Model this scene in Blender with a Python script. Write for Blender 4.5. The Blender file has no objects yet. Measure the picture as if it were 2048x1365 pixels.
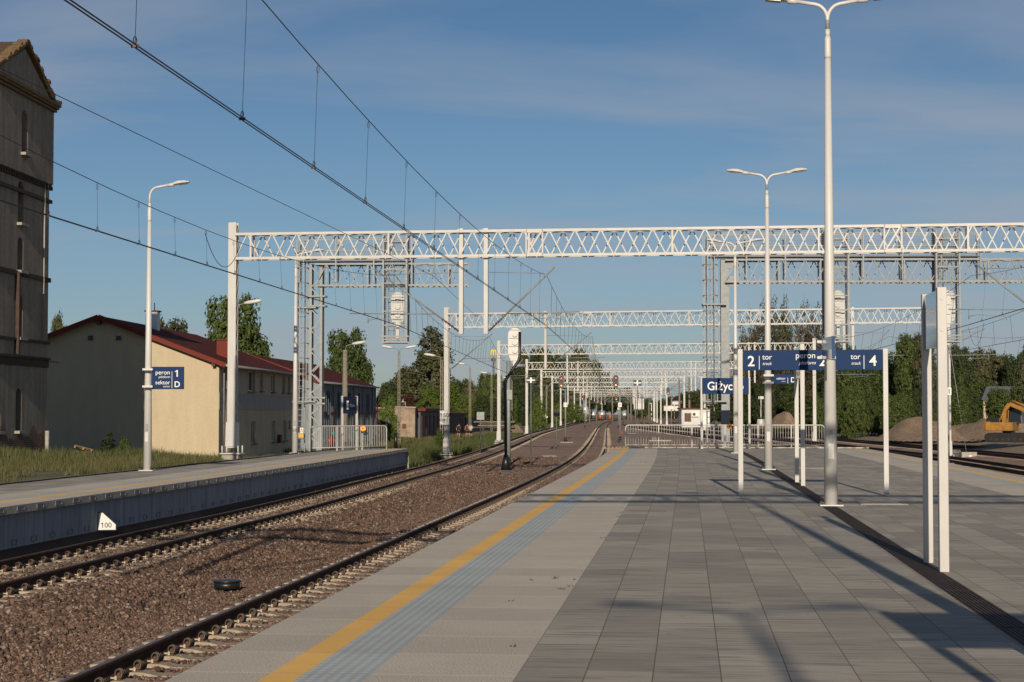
import bpy, math, random
import numpy as np
from mathutils import Vector, Matrix
random.seed(7); RNG = np.random.default_rng(11)
sc = bpy.context.scene
COL = sc.collection
R = math.radians
# ------------------------------------------------------------------ camera
F = 3550.0; HOR = 827.0
PITCH = math.atan((HOR-682.5)/F)
EYE = 1.7
cam = bpy.data.cameras.new('camera'); co = bpy.data.objects.new('camera', cam); COL.objects.link(co)
cam.sensor_width = 36; cam.lens = F/2048*36; cam.clip_start = 0.1; cam.clip_end = 6000
co.location = (0, 0, EYE); co.rotation_euler = (R(90)+PITCH, 0, 0)
sc.camera = co
# ------------------------------------------------------------------ light
SUN_EL = R(18.5); SUN_H = R(2.4)      # light travels away from the camera, a little to the right
sun = bpy.data.lights.new('sun', 'SUN'); so = bpy.data.objects.new('sun', sun); COL.objects.link(so)
sun.energy = 4.5; sun.angle = R(0.5); sun.color = (1.0, 0.86, 0.68)
Ld = Vector((math.sin(SUN_H)*math.cos(SUN_EL), math.cos(SUN_H)*math.cos(SUN_EL), -math.sin(SUN_EL)))
so.rotation_euler = Ld.to_track_quat('-Z', 'Y').to_euler()
w = bpy.data.worlds.new('World'); sc.world = w; w.use_nodes = True
nt = w.node_tree; nt.nodes.clear()
def nd(t, ty, **kw):
    n = t.nodes.new(ty)
    for k, v in kw.items():
        if k.startswith('i_'):
            n.inputs[k[2:].replace('_', ' ')].default_value = v
        else: setattr(n, k, v)
    return n
out = nd(nt, 'ShaderNodeOutputWorld'); bg = nd(nt, 'ShaderNodeBackground'); bg.inputs[1].default_value = 0.105
sky = nd(nt, 'ShaderNodeTexSky', sky_type='NISHITA', sun_disc=False)
sky.sun_elevation = SUN_EL; sky.sun_rotation = math.pi+SUN_H
sky.air_density = 1.0; sky.dust_density = 0.25; sky.ozone_density = 1.6
tc = nd(nt, 'ShaderNodeTexCoord'); sep = nd(nt, 'ShaderNodeSeparateXYZ'); nt.links.new(tc.outputs['Generated'], sep.inputs[0])
zc = nd(nt, 'ShaderNodeMath', operation='MAXIMUM'); zc.inputs[1].default_value = 0.02
nt.links.new(sep.outputs['Z'], zc.inputs[0])
za = nd(nt, 'ShaderNodeMath', operation='ADD'); za.inputs[1].default_value = 0.12; nt.links.new(zc.outputs[0], za.inputs[0])
dv = nd(nt, 'ShaderNodeVectorMath', operation='DIVIDE'); nt.links.new(tc.outputs['Generated'], dv.inputs[0]); nt.links.new(za.outputs[0], dv.inputs[1])
mp = nd(nt, 'ShaderNodeMapping'); mp.inputs['Scale'].default_value = (0.5, 0.95, 0.0); mp.inputs['Rotation'].default_value = (0, 0, R(-16)); mp.inputs['Location'].default_value = (0.62, 2.05, 0)
nt.links.new(dv.outputs[0], mp.inputs[0])
n1 = nd(nt, 'ShaderNodeTexNoise'); n1.inputs['Scale'].default_value = 1.1; n1.inputs['Detail'].default_value = 7; n1.inputs['Roughness'].default_value = 0.5; n1.inputs['Distortion'].default_value = 0.35
nt.links.new(mp.outputs[0], n1.inputs['Vector'])
cr = nd(nt, 'ShaderNodeValToRGB'); cr.color_ramp.elements[0].position = 0.45; cr.color_ramp.elements[1].position = 0.66
cr.color_ramp.elements[1].color = (0.75, 0.75, 0.75, 1); nt.links.new(n1.outputs[0], cr.inputs[0])
hs = nd(nt, 'ShaderNodeHueSaturation'); hs.inputs['Saturation'].default_value = 1.0; hs.inputs['Value'].default_value = 1.0
nt.links.new(sky.outputs[0], hs.inputs['Color'])
cg = nd(nt, 'ShaderNodeValToRGB'); e_ = cg.color_ramp.elements; e_[0].position = 0.0; e_[0].color = (.335, .40, .60, 1); e_[1].position = .30; e_[1].color = (.26, .365, .475, 1); k_ = e_.new(.12); k_.color = (.345, .435, .56, 1)
nt.links.new(sep.outputs['Z'], cg.inputs[0])
mg = nd(nt, 'ShaderNodeMixRGB', blend_type='MULTIPLY'); mg.inputs[0].default_value = 1; nt.links.new(hs.outputs[0], mg.inputs[1]); nt.links.new(cg.outputs[0], mg.inputs[2])
mx = nd(nt, 'ShaderNodeMixRGB'); mx.inputs[2].default_value = (3.2, 3.5, 4.05, 1)
nt.links.new(cr.outputs[0], mx.inputs[0]); nt.links.new(mg.outputs[0], mx.inputs[1])
nt.links.new(mx.outputs[0], bg.inputs[0]); nt.links.new(bg.outputs[0], out.inputs[0])
sc.view_settings.view_transform = 'Standard'; sc.view_settings.look = 'None'; sc.view_settings.exposure = 0; sc.view_settings.gamma = 1
# ------------------------------------------------------------------ pixel -> world
CP, SP = math.cos(PITCH), math.sin(PITCH)
def ray(x, y):
    a = (x-1024)/F; b = (682.5-y)/F
    return Vector((a, CP-b*SP, SP+b*CP))
def G(x, y, h=0.0):
    r = ray(x, y); t = (h-EYE)/r.z; return Vector((r.x*t, r.y*t, h))
def A(x, y, Y):
    r = ray(x, y); t = Y/r.y; return Vector((r.x*t, Y, EYE+r.z*t))
# ------------------------------------------------------------------ line geometry (left rail of the near track)
hx = np.array([-80, 50, 66, 86, 105, 125, 170, 221, 364, 523, 728, 1400.]); hv = np.array([.0985, .0985, .0915, .079, .066, .058, .0535, .053, .056, .068, .088, .1])
YS = np.arange(-80, 1401, 1.0); SL = np.interp(YS, hx, hv); XS = np.concatenate([[0], np.cumsum((SL[1:]+SL[:-1])/2)])
XS = XS-np.interp(30.3, YS, XS)-2.77
def cx(Y): return float(np.interp(Y, YS, XS))
def sl(Y): return float(np.interp(Y, YS, SL))
def P(Y, d, z=0.0):
    s = sl(Y); c = 1/math.sqrt(1+s*s); return Vector((cx(Y)+d*c, Y-d*s*c, z))
def PY(Yw, d, z=0.0):
    return P(Yw+d*sl(Yw), d, z)
def itp(xs, ys): return lambda Y: float(np.interp(Y, xs, ys))
dA = lambda Y: 0.75
dB = itp([0, 45, 68, 85, 119, 132, 221, 364, 700], [-4.95, -4.95, -5.45, -5.65, -6.1, -6.3, -7.4, -7.0, -6.4])
dC = itp([0, 105, 165, 230, 312, 400, 700], [16.3, 16.3, 14.0, 10.8, 7.0, 5.6, 5.4])
dD = itp([0, 105, 165, 230, 312, 400, 700], [20.9, 20.9, 18.8, 15.6, 11.8, 10.4, 10.2])
dE = itp([0, 105, 165, 230, 312, 400, 700], [26.4, 26.4, 24.3, 21.2, 17.6, 15.6, 15.2])
RAIL, SLP, ZB = -0.76, -0.935, -0.975
# ------------------------------------------------------------------ mesh builder
class MB:
    def __init__(s): s.v = []; s.f = []; s.m = []; s.sm = []; s.uv = None
    def add(s, vs, fs, mi=0, smooth=False):
        o = len(s.v); s.v += [tuple(p) for p in vs]
        for f in fs: s.f.append(tuple(i+o for i in f)); s.m.append(mi); s.sm.append(smooth)
        return s
    def box(s, c, d, rz=0, mi=0, taper=1.0, rx=0, ry=0):
        x, y, z = d[0]/2, d[1]/2, d[2]/2; M = Matrix.Rotation(rz, 3, 'Z') @ Matrix.Rotation(ry, 3, 'Y') @ Matrix.Rotation(rx, 3, 'X'); c = Vector(c)
        vs = [c+M@Vector((a*x*(taper if k > 0 else 1), b*y*(taper if k > 0 else 1), k*z)) for k in (-1, 1) for a, b in ((-1, -1), (1, -1), (1, 1), (-1, 1))]
        return s.add(vs, [(3, 2, 1, 0), (4, 5, 6, 7), (0, 1, 5, 4), (1, 2, 6, 5), (2, 3, 7, 6), (3, 0, 4, 7)], mi)
    def bar(s, a, b, w, h=None, up=(0, 0, 1), mi=0):
        a = Vector(a); b = Vector(b); h = h or w; t = (b-a).normalized(); up = Vector(up)
        if abs(t.dot(up)) > .98: up = Vector((0, 1, 0))
        u = t.cross(up).normalized()*w/2; q = t.cross(u).normalized()*h/2
        vs = [p+e for p in (a, b) for e in (-u-q, u-q, u+q, -u+q)]
        return s.add(vs, [(0, 1, 2, 3), (7, 6, 5, 4), (0, 4, 5, 1), (1, 5, 6, 2), (2, 6, 7, 3), (3, 7, 4, 0)], mi)
    def tube(s, pts, r, n=8, mi=0, cap=True, smooth=True):
        pts = [Vector(p) for p in pts]; rr = r if isinstance(r, (list, tuple)) else [r]*len(pts); vs = []; prev = None
        for i, p in enumerate(pts):
            t = (pts[min(i+1, len(pts)-1)]-pts[max(i-1, 0)]).normalized()
            if prev is None:
                up = Vector((0, 0, 1)) if abs(t.z) < .9 else Vector((1, 0, 0)); u = t.cross(up).normalized()
            else: u = (prev-t*prev.dot(t)).normalized()
            prev = u; q = t.cross(u)
            vs += [p+(u*math.cos(2*math.pi*k/n)+q*math.sin(2*math.pi*k/n))*rr[i] for k in range(n)]
        fs = [(i*n+k, i*n+(k+1) % n, (i+1)*n+(k+1) % n, (i+1)*n+k) for i in range(len(pts)-1) for k in range(n)]
        s.add(vs, fs, mi, smooth)
        if cap:
            o = len(s.v)-len(vs); s.f.append(tuple(o+k for k in range(n))[::-1]); s.m.append(mi); s.sm.append(False)
            s.f.append(tuple(o+(len(pts)-1)*n+k for k in range(n))); s.m.append(mi); s.sm.append(False)
        return s
    def prism(s, poly, o, ux, uy, th, mi=0):
        o = Vector(o); ux = Vector(ux); uy = Vector(uy); nn = ux.cross(uy).normalized()*th; k = len(poly)
        vs = [o+ux*a+uy*b for a, b in poly]+[o+ux*a+uy*b+nn for a, b in poly]
        fs = [tuple(range(k))[::-1], tuple(range(k, 2*k))]+[(i, (i+1) % k, (i+1) % k+k, i+k) for i in range(k)]
        return s.add(vs, fs, mi)
    def build(s, name, mats, parent=None, bevel=0, loc=None, **tg):
        me = bpy.data.meshes.new(name); me.from_pydata(s.v, [], s.f)
        for m in (mats if isinstance(mats, (list, tuple)) else [mats]): me.materials.append(m)
        me.polygons.foreach_set('material_index', s.m); me.polygons.foreach_set('use_smooth', s.sm)
        if s.uv is not None:
            uvl = me.uv_layers.new(name='UVMap'); li = np.zeros(len(me.loops), dtype=np.int32); me.loops.foreach_get('vertex_index', li)
            uvl.data.foreach_set('uv', np.array(s.uv, dtype=np.float32)[li].ravel())
        me.update(); o = bpy.data.objects.new(name, me); COL.objects.link(o)
        if parent: o.parent = parent
        if loc is not None: o.location = loc
        if bevel:
            b = o.modifiers.new('bevel', 'BEVEL'); b.width = bevel; b.segments = 2; b.limit_method = 'ANGLE'
        tag(o, **tg); return o
def tag(o, label=None, cat=None, group=None, kind=None):
    if label: o['label'] = label
    if cat: o['category'] = cat
    if group: o['group'] = group
    if kind: o['kind'] = kind
    return o
def empty(name, loc, rz=0, label=None, cat=None, group=None):
    o = bpy.data.objects.new(name, None); COL.objects.link(o); o.location = loc; o.rotation_euler = (0, 0, rz); o.empty_display_size = .2
    return tag(o, label, cat, group)
def copy_tree(o, parent=None):
    c = o.copy(); COL.objects.link(c); c.parent = parent
    for ch in list(o.children): copy_tree(ch, c)
    return c
def npmesh(name, V, Fc, mat, parent=None, smooth=False, nper=3, **tg):
    me = bpy.data.meshes.new(name); nf = len(Fc)
    me.vertices.add(len(V)); me.vertices.foreach_set('co', V.astype(np.float32).ravel())
    me.loops.add(nf*nper); me.loops.foreach_set('vertex_index', Fc.astype(np.int32).ravel())
    me.polygons.add(nf); me.polygons.foreach_set('loop_start', np.arange(0, nf*nper, nper, dtype=np.int32))
    me.polygons.foreach_set('loop_total', np.full(nf, nper, dtype=np.int32))
    me.materials.append(mat); me.update(calc_edges=True); me.validate()
    if smooth: me.polygons.foreach_set('use_smooth', [True]*nf)
    o = bpy.data.objects.new(name, me); COL.objects.link(o)
    if parent: o.parent = parent
    tag(o, **tg); return o
# ------------------------------------------------------------------ materials
def newmat(name):
    m = bpy.data.materials.new(name); m.use_nodes = True; t = m.node_tree; t.nodes.clear()
    o = nd(t, 'ShaderNodeOutputMaterial'); b = nd(t, 'ShaderNodeBsdfPrincipled'); t.links.new(b.outputs[0], o.inputs[0]); return m, t, b
def C4(c): return (c[0], c[1], c[2], 1)
def simple(name, c, rough=.6, metal=0, var=.12, scale=3.0, c2=None, bump=0, bscale=40, stretch=(1, 1, 1), spec=.5):
    m, t, b = newmat(name); tc = nd(t, 'ShaderNodeTexCoord'); mp = nd(t, 'ShaderNodeMapping'); mp.inputs['Scale'].default_value = stretch
    t.links.new(tc.outputs['Object'], mp.inputs[0]); n = nd(t, 'ShaderNodeTexNoise'); n.inputs['Scale'].default_value = scale; n.inputs['Detail'].default_value = 6
    n.inputs['Roughness'].default_value = .65; t.links.new(mp.outputs[0], n.inputs['Vector'])
    r = nd(t, 'ShaderNodeValToRGB'); r.color_ramp.elements[0].position = .3; r.color_ramp.elements[1].position = .7
    c2 = c2 or tuple(x*(1-var) for x in c); r.color_ramp.elements[0].color = C4(c2); r.color_ramp.elements[1].color = C4(tuple(min(1, x*(1+var*.5)) for x in c))
    t.links.new(n.outputs[0], r.inputs[0]); t.links.new(r.outputs[0], b.inputs['Base Color'])
    b.inputs['Roughness'].default_value = rough; b.inputs['Metallic'].default_value = metal; b.inputs['Specular IOR Level'].default_value = spec
    if bump:
        n2 = nd(t, 'ShaderNodeTexNoise'); n2.inputs['Scale'].default_value = bscale; n2.inputs['Detail'].default_value = 4; t.links.new(tc.outputs['Object'], n2.inputs['Vector'])
        bp = nd(t, 'ShaderNodeBump'); bp.inputs['Strength'].default_value = bump; bp.inputs['Distance'].default_value = .02
        t.links.new(n2.outputs[0], bp.inputs['Height']); t.links.new(bp.outputs[0], b.inputs['Normal'])
    return m
def emis(name, c, s):
    m, t, b = newmat(name); b.inputs['Base Color'].default_value = C4(c); b.inputs['Emission Color'].default_value = C4(c); b.inputs['Emission Strength'].default_value = s; return m
M = {}
M['white'] = simple('white_paint', (.50, .49, .465), .45, var=.13, scale=2.2, stretch=(1, 1, .35))
M['whitecl'] = simple('white_coated', (.56, .55, .53), .42, var=.10, scale=2.5, stretch=(1, 1, .25))
M['galv'] = simple('galvanised_steel', (.245, .262, .268), .55, .15, var=.25, scale=5)
M['galvd'] = simple('dull_zinc', (.15, .16, .17), .6, .15, var=.2, scale=6)
M['black'] = simple('black_paint', (.012, .012, .013), .4, var=.3)
M['darksteel'] = simple('dark_steel', (.05, .05, .055), .5, .5)
M['wire'] = simple('bronze_wire', (.045, .035, .03), .5, .6)
M['conc'] = simple('concrete', (.36, .33, .29), .9, var=.3, scale=4, bump=.4)
M['oldconc'] = simple('old_concrete', (.22, .19, .15), .95, var=.35, scale=6, bump=.5)
M['sleeper'] = simple('sleeper_concrete', (.37, .30, .225), .9, var=.35, scale=7, bump=.4, bscale=60)
M['rust'] = simple('rail_rust', (.085, .046, .03), .85, 0, var=.4, scale=9, c2=(.045, .026, .018), spec=.2)
M['railtop'] = simple('rail_running_surface', (.21, .135, .095), .38, .6, var=.3, scale=8)
M['clip'] = simple('clip_steel', (.12, .05, .025), .7, .3, var=.5, scale=40)
M['clipdark'] = simple('clip_coil', (.09, .075, .06), .6, .1)
M['insul'] = simple('clip_insulator', (.42, .36, .27), .6)
M['blue'] = simple('sign_blue', (.004, .028, .10), .5, var=.08, spec=.12)
M['navy'] = simple('sign_navy', (.006, .012, .035), .3)
M['letter'] = simple('sign_letter_white', (.74, .73, .70), .5, var=.02)

M['ink'] = simple('sign_ink_black', (.01, .01, .01), .5)
M['yel'] = simple('warning_yellow', (.75, .42, .01), .5)
M['redp'] = simple('red_paint', (.45, .02, .015), .5)
M['yellowm'] = simple('machine_yellow', (.36, .165, .016), .6, var=.25, scale=2.5, c2=(.20, .10, .025))
M['glass'] = simple('dark_glass', (.015, .025, .028), .08, var=.1)
M['rubber'] = simple('track_rubber', (.02, .018, .015), .9, var=.4)
M['brown'] = simple('brown_rust_paint', (.10, .028, .018), .7, var=.3)
M['lamp'] = simple('lamp_glass', (.12, .12, .12), .2)
M['wood'] = simple('weathered_wood', (.30, .20, .11), .9, var=.4, stretch=(6, 6, 1))
M['slate'] = simple('dark_tin', (.05, .055, .065), .6, var=.3)
M['skin'] = simple('skin', (.45, .25, .18), .6)
M['hair'] = simple('dark_hair', (.02, .014, .01), .7)
M['shirt'] = simple('dark_shirt', (.015, .015, .018), .9)
M['shirtw'] = simple('white_shirt', (.6, .6, .6), .9)
M['red_l'] = emis('signal_red', (1, .10, .02), .9)
M['or_l'] = emis('signal_orange', (1, .50, .16), 1.1)
M['orange'] = simple('orange_plastic', (.75, .12, .02), .5)
M['tealg'] = simple('teal_spray_paint', (.03, .17, .17), .6, var=.4)
M['plaster'] = simple('flaking_plaster', (.30, .255, .18), .95, var=.5, scale=1.3, c2=(.20, .12, .085), bump=.6)
def glossy_panel():
    m, t, b = newmat('polished_panel'); b.inputs['Base Color'].default_value = (.01, .045, .14, 1); b.inputs['Roughness'].default_value = .07; b.inputs['Specular IOR Level'].default_value = .9
    b.inputs['Coat Weight'].default_value = 1; b.inputs['Coat Roughness'].default_value = .05; return m
M['panel'] = glossy_panel()
def leafmat(name, c1, c2, c3, rough=.6):
    m, t, b = newmat(name); g = nd(t, 'ShaderNodeNewGeometry'); r = nd(t, 'ShaderNodeValToRGB'); e = r.color_ramp.elements
    e[0].position = 0; e[0].color = C4(c1); e[1].position = 1; e[1].color = C4(c3); k = e.new(.55); k.color = C4(c2)
    oi = nd(t, 'ShaderNodeObjectInfo'); ad = nd(t, 'ShaderNodeMath', operation='MULTIPLY_ADD'); ad.inputs[1].default_value = .35
    sc_ = nd(t, 'ShaderNodeMath', operation='MULTIPLY'); sc_.inputs[1].default_value = .65
    t.links.new(g.outputs['Random Per Island'], sc_.inputs[0]); t.links.new(oi.outputs['Random'], ad.inputs[0]); t.links.new(sc_.outputs[0], ad.inputs[2])
    t.links.new(ad.outputs[0], r.inputs[0]); t.links.new(r.outputs[0], b.inputs['Base Color']); b.inputs['Roughness'].default_value = rough; b.inputs['Specular IOR Level'].default_value = .25
    tr = nd(t, 'ShaderNodeBsdfTranslucent'); t.links.new(r.outputs[0], tr.inputs[0]); ms = nd(t, 'ShaderNodeMixShader'); ms.inputs[0].default_value = .25
    o = [n for n in t.nodes if n.type == 'OUTPUT_MATERIAL'][0]; t.links.new(b.outputs[0], ms.inputs[1]); t.links.new(tr.outputs[0], ms.inputs[2]); t.links.new(ms.outputs[0], o.inputs[0]); return m
M['leafd'] = leafmat('leaf_dark', (0.022, 0.035, 0.012), (0.045, 0.062, 0.02), (0.075, 0.1, 0.032))
M['leafm'] = leafmat('leaf_mid', (0.035, 0.052, 0.014), (0.07, 0.098, 0.024), (0.115, 0.15, 0.04))
M['leafb'] = leafmat('leaf_bright', (0.055, 0.085, 0.014), (0.1, 0.14, 0.024), (0.15, 0.19, 0.04))
M['leafo'] = leafmat('leaf_olive', (0.05, 0.055, 0.024), (0.09, 0.095, 0.04), (0.14, 0.14, 0.07))
M['leafs'] = leafmat('leaf_sparse_brown', (0.06, 0.048, 0.024), (0.105, 0.083, 0.042), (0.16, 0.12, 0.07))
M['leafr'] = leafmat('leaf_copper', (.03, .012, .010), (.055, .02, .015), (.08, .03, .02))
M['grass'] = leafmat('grass_blades', (.065, .065, .02), (.10, .105, .035), (.20, .165, .085))
M['grassd'] = leafmat('weed_blades', (.055, .07, .02), (.09, .11, .035), (.14, .15, .06))
M['bark'] = simple('bark', (.10, .075, .05), .95, var=.4, scale=8)
# --- ballast stones
def stonemat():
    m, t, b = newmat('ballast_stone'); g = nd(t, 'ShaderNodeNewGeometry'); r = nd(t, 'ShaderNodeValToRGB'); e = r.color_ramp.elements
    cs = [(0, (.065, .04, .028)), (.25, (.12, .072, .048)), (.55, (.18, .108, .074)), (.85, (.25, .155, .105)), (1, (.36, .29, .235))]
    e[0].position, e[0].color = cs[0][0], C4(cs[0][1]); e[1].position, e[1].color = cs[-1][0], C4(cs[-1][1])
    for p, c in cs[1:-1]: k = e.new(p); k.color = C4(c)
    t.links.new(g.outputs['Random Per Island'], r.inputs[0])
    n = nd(t, 'ShaderNodeTexNoise'); n.inputs['Scale'].default_value = 60; mixc = nd(t, 'ShaderNodeMixRGB', blend_type='MULTIPLY'); mixc.inputs[0].default_value = .5
    tc = nd(t, 'ShaderNodeTexCoord'); t.links.new(tc.outputs['Object'], n.inputs['Vector']); t.links.new(r.outputs[0], mixc.inputs[1]); t.links.new(n.outputs[0], mixc.inputs[2])
    br = nd(t, 'ShaderNodeBrightContrast'); br.inputs[1].default_value = .0; t.links.new(mixc.outputs[0], br.inputs[0]); t.links.new(br.outputs[0], b.inputs['Base Color']); b.inputs['Roughness'].default_value = .9; return m
M['stone'] = stonemat()
def ballastmat(name, c1, c2, c3, vs=22):
    m, t, b = newmat(name); tc = nd(t, 'ShaderNodeTexCoord'); v = nd(t, 'ShaderNodeTexVoronoi'); v.inputs['Scale'].default_value = vs; t.links.new(tc.outputs['Object'], v.inputs['Vector'])
    n = nd(t, 'ShaderNodeTexNoise'); n.inputs['Scale'].default_value = .35; n.inputs['Detail'].default_value = 6; t.links.new(tc.outputs['Object'], n.inputs['Vector'])
    r = nd(t, 'ShaderNodeValToRGB'); e = r.color_ramp.elements; e[0].color = C4(c1); e[1].color = C4(c3); k = e.new(.5); k.color = C4(c2)
    sp = nd(t, 'ShaderNodeSeparateColor'); t.links.new(v.outputs['Color'], sp.inputs[0]); t.links.new(sp.outputs[0], r.inputs[0])
    mx = nd(t, 'ShaderNodeMixRGB', blend_type='OVERLAY'); mx.inputs[0].default_value = .45; t.links.new(r.outputs[0], mx.inputs[1]); t.links.new(n.outputs[0], mx.inputs[2]); t.links.new(mx.outputs[0], b.inputs['Base Color'])
    bp = nd(t, 'ShaderNodeBump'); bp.inputs['Strength'].default_value = .9; bp.inputs['Distance'].default_value = .03; bp.invert = True
    t.links.new(v.outputs['Distance'], bp.inputs['Height']); t.links.new(bp.outputs[0], b.inputs['Normal']); b.inputs['Roughness'].default_value = .95; return m
M['ballast'] = ballastmat('ballast_bed', (.16, .10, .068), (.26, .165, .115), (.38, .26, .19), 12)
M['dirt'] = ballastmat('bare_dirt', (.20, .135, .082), (.27, .185, .115), (.34, .245, .165), 7)
# --- ground: grass with bare patches, dirt and corridor chosen by the lateral coordinate
def groundmat():
    m, t, b = newmat('ground_grass'); tc = nd(t, 'ShaderNodeTexCoord'); uv = nd(t, 'ShaderNodeUVMap'); sp = nd(t, 'ShaderNodeSeparateXYZ'); t.links.new(uv.outputs[0], sp.inputs[0])
    n = nd(t, 'ShaderNodeTexNoise'); n.inputs['Scale'].default_value = .12; n.inputs['Detail'].default_value = 9; n.inputs['Roughness'].default_value = .7; t.links.new(tc.outputs['Object'], n.inputs['Vector'])
    g1 = nd(t, 'ShaderNodeValToRGB'); e = g1.color_ramp.elements; e[0].position = .35; e[0].color = (.05, .065, .018, 1); e[1].position = .62; e[1].color = (.13, .125, .05, 1); t.links.new(n.outputs[0], g1.inputs[0])
    n2 = nd(t, 'ShaderNodeTexNoise'); n2.inputs['Scale'].default_value = 1.2; n2.inputs['Detail'].default_value = 8; t.links.new(tc.outputs['Object'], n2.inputs['Vector'])
    d1 = nd(t, 'ShaderNodeValToRGB'); e = d1.color_ramp.elements; e[0].position = .3; e[0].color = (.19, .14, .095, 1); e[1].position = .7; e[1].color = (.27, .205, .145, 1); t.links.new(n2.outputs[0], d1.inputs[0])
    # lateral mask (uv.x = signed offset from line, uv.y = distance)
    def band(lo, hi, w):
        mm = nd(t, 'ShaderNodeMapRange'); mm.inputs[1].default_value = lo-w; mm.inputs[2].default_value = lo+w
        ad = nd(t, 'ShaderNodeMath', operation='MULTIPLY_ADD'); ad.inputs[1].default_value = w*5; t.links.new(n.outputs[0], ad.inputs[0])
        sb = nd(t, 'ShaderNodeMath', operation='SUBTRACT'); sb.inputs[1].default_value = w*2.5; t.links.new(sp.outputs[0], ad.inputs[2]); t.links.new(ad.outputs[0], sb.inputs[0])
        t.links.new(sb.outputs[0], mm.inputs[0]); m2 = nd(t, 'ShaderNodeMapRange'); m2.inputs[1].default_value = hi+w; m2.inputs[2].default_value = hi-w; t.links.new(sb.outputs[0], m2.inputs[0])
        mu = nd(t, 'ShaderNodeMath', operation='MULTIPLY'); t.links.new(mm.outputs[0], mu.inputs[0]); t.links.new(m2.outputs[0], mu.inputs[1]); return mu
    dm = band(27, 58, 2.5); pm = band(-17.5, -13.5, .8); cm = band(-8.3, 30, .5)
    mix1 = nd(t, 'ShaderNodeMixRGB'); t.links.new(dm.outputs[0], mix1.inputs[0]); t.links.new(g1.outputs[0], mix1.inputs[1]); t.links.new(d1.outputs[0], mix1.inputs[2])
    mix2 = nd(t, 'ShaderNodeMixRGB'); t.links.new(pm.outputs[0], mix2.inputs[0]); t.links.new(mix1.outputs[0], mix2.inputs[1]); t.links.new(d1.outputs[0], mix2.inputs[2])
    mix3 = nd(t, 'ShaderNodeMixRGB'); t.links.new(cm.outputs[0], mix3.inputs[0]); t.links.new(mix2.outputs[0], mix3.inputs[1]); mix3.inputs[2].default_value = (.22, .145, .10, 1)
    t.links.new(mix3.outputs[0], b.inputs['Base Color']); b.inputs['Roughness'].default_value = .95
    bp = nd(t, 'ShaderNodeBump'); bp.inputs['Strength'].default_value = .8; bp.inputs['Distance'].default_value = .2; t.links.new(n2.outputs[0], bp.inputs['Height']); t.links.new(bp.outputs[0], b.inputs['Normal']); return m
M['ground'] = groundmat()
# --- platform surfaces (uv = (offset, distance))
def uvxy(t):
    uv = nd(t, 'ShaderNodeUVMap'); sp = nd(t, 'ShaderNodeSeparateXYZ'); t.links.new(uv.outputs[0], sp.inputs[0]); return uv, sp
def mathn(t, op, a, b=None, c=None):
    n = nd(t, 'ShaderNodeMath', operation=op)
    for i, v in enumerate((a, b, c)):
        if v is None: continue
        if isinstance(v, (int, float)): n.inputs[i].default_value = v
        else: t.links.new(v, n.inputs[i])
    return n.outputs[0]
def mixc(t, f, a, b, bt='MIX'):
    n = nd(t, 'ShaderNodeMixRGB', blend_type=bt)
    for i, v in enumerate((f, a, b)):
        if isinstance(v, (int, float)): n.inputs[i].default_value = v
        elif isinstance(v, tuple): n.inputs[i].default_value = C4(v)
        else: t.links.new(v, n.inputs[i])
    return n.outputs[0]
def noise(t, vec, scale, det=5, rough=.6):
    n = nd(t, 'ShaderNodeTexNoise'); n.inputs['Scale'].default_value = scale; n.inputs['Detail'].default_value = det; n.inputs['Roughness'].default_value = rough
    t.links.new(vec, n.inputs['Vector']); return n.outputs[0]
def ramp(t, v, p0, c0, p1, c1):
    r = nd(t, 'ShaderNodeValToRGB'); e = r.color_ramp.elements; e[0].position = p0; e[0].color = C4(c0); e[1].position = p1; e[1].color = C4(c1); t.links.new(v, r.inputs[0]); return r.outputs[0]
def slab_random(t, sp, size=1.0):
    fl = mathn(t, 'FLOOR', mathn(t, 'DIVIDE', sp.outputs[1], size)); wn = nd(t, 'ShaderNodeTexWhiteNoise', noise_dimensions='1D'); t.links.new(fl, wn.inputs[1]); return wn.outputs[0]
def joint(t, sp, size=1.0, w=.03):
    fr = mathn(t, 'FRACT', mathn(t, 'DIVIDE', sp.outputs[1], size)); return mathn(t, 'LESS_THAN', fr, w/size)
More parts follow.
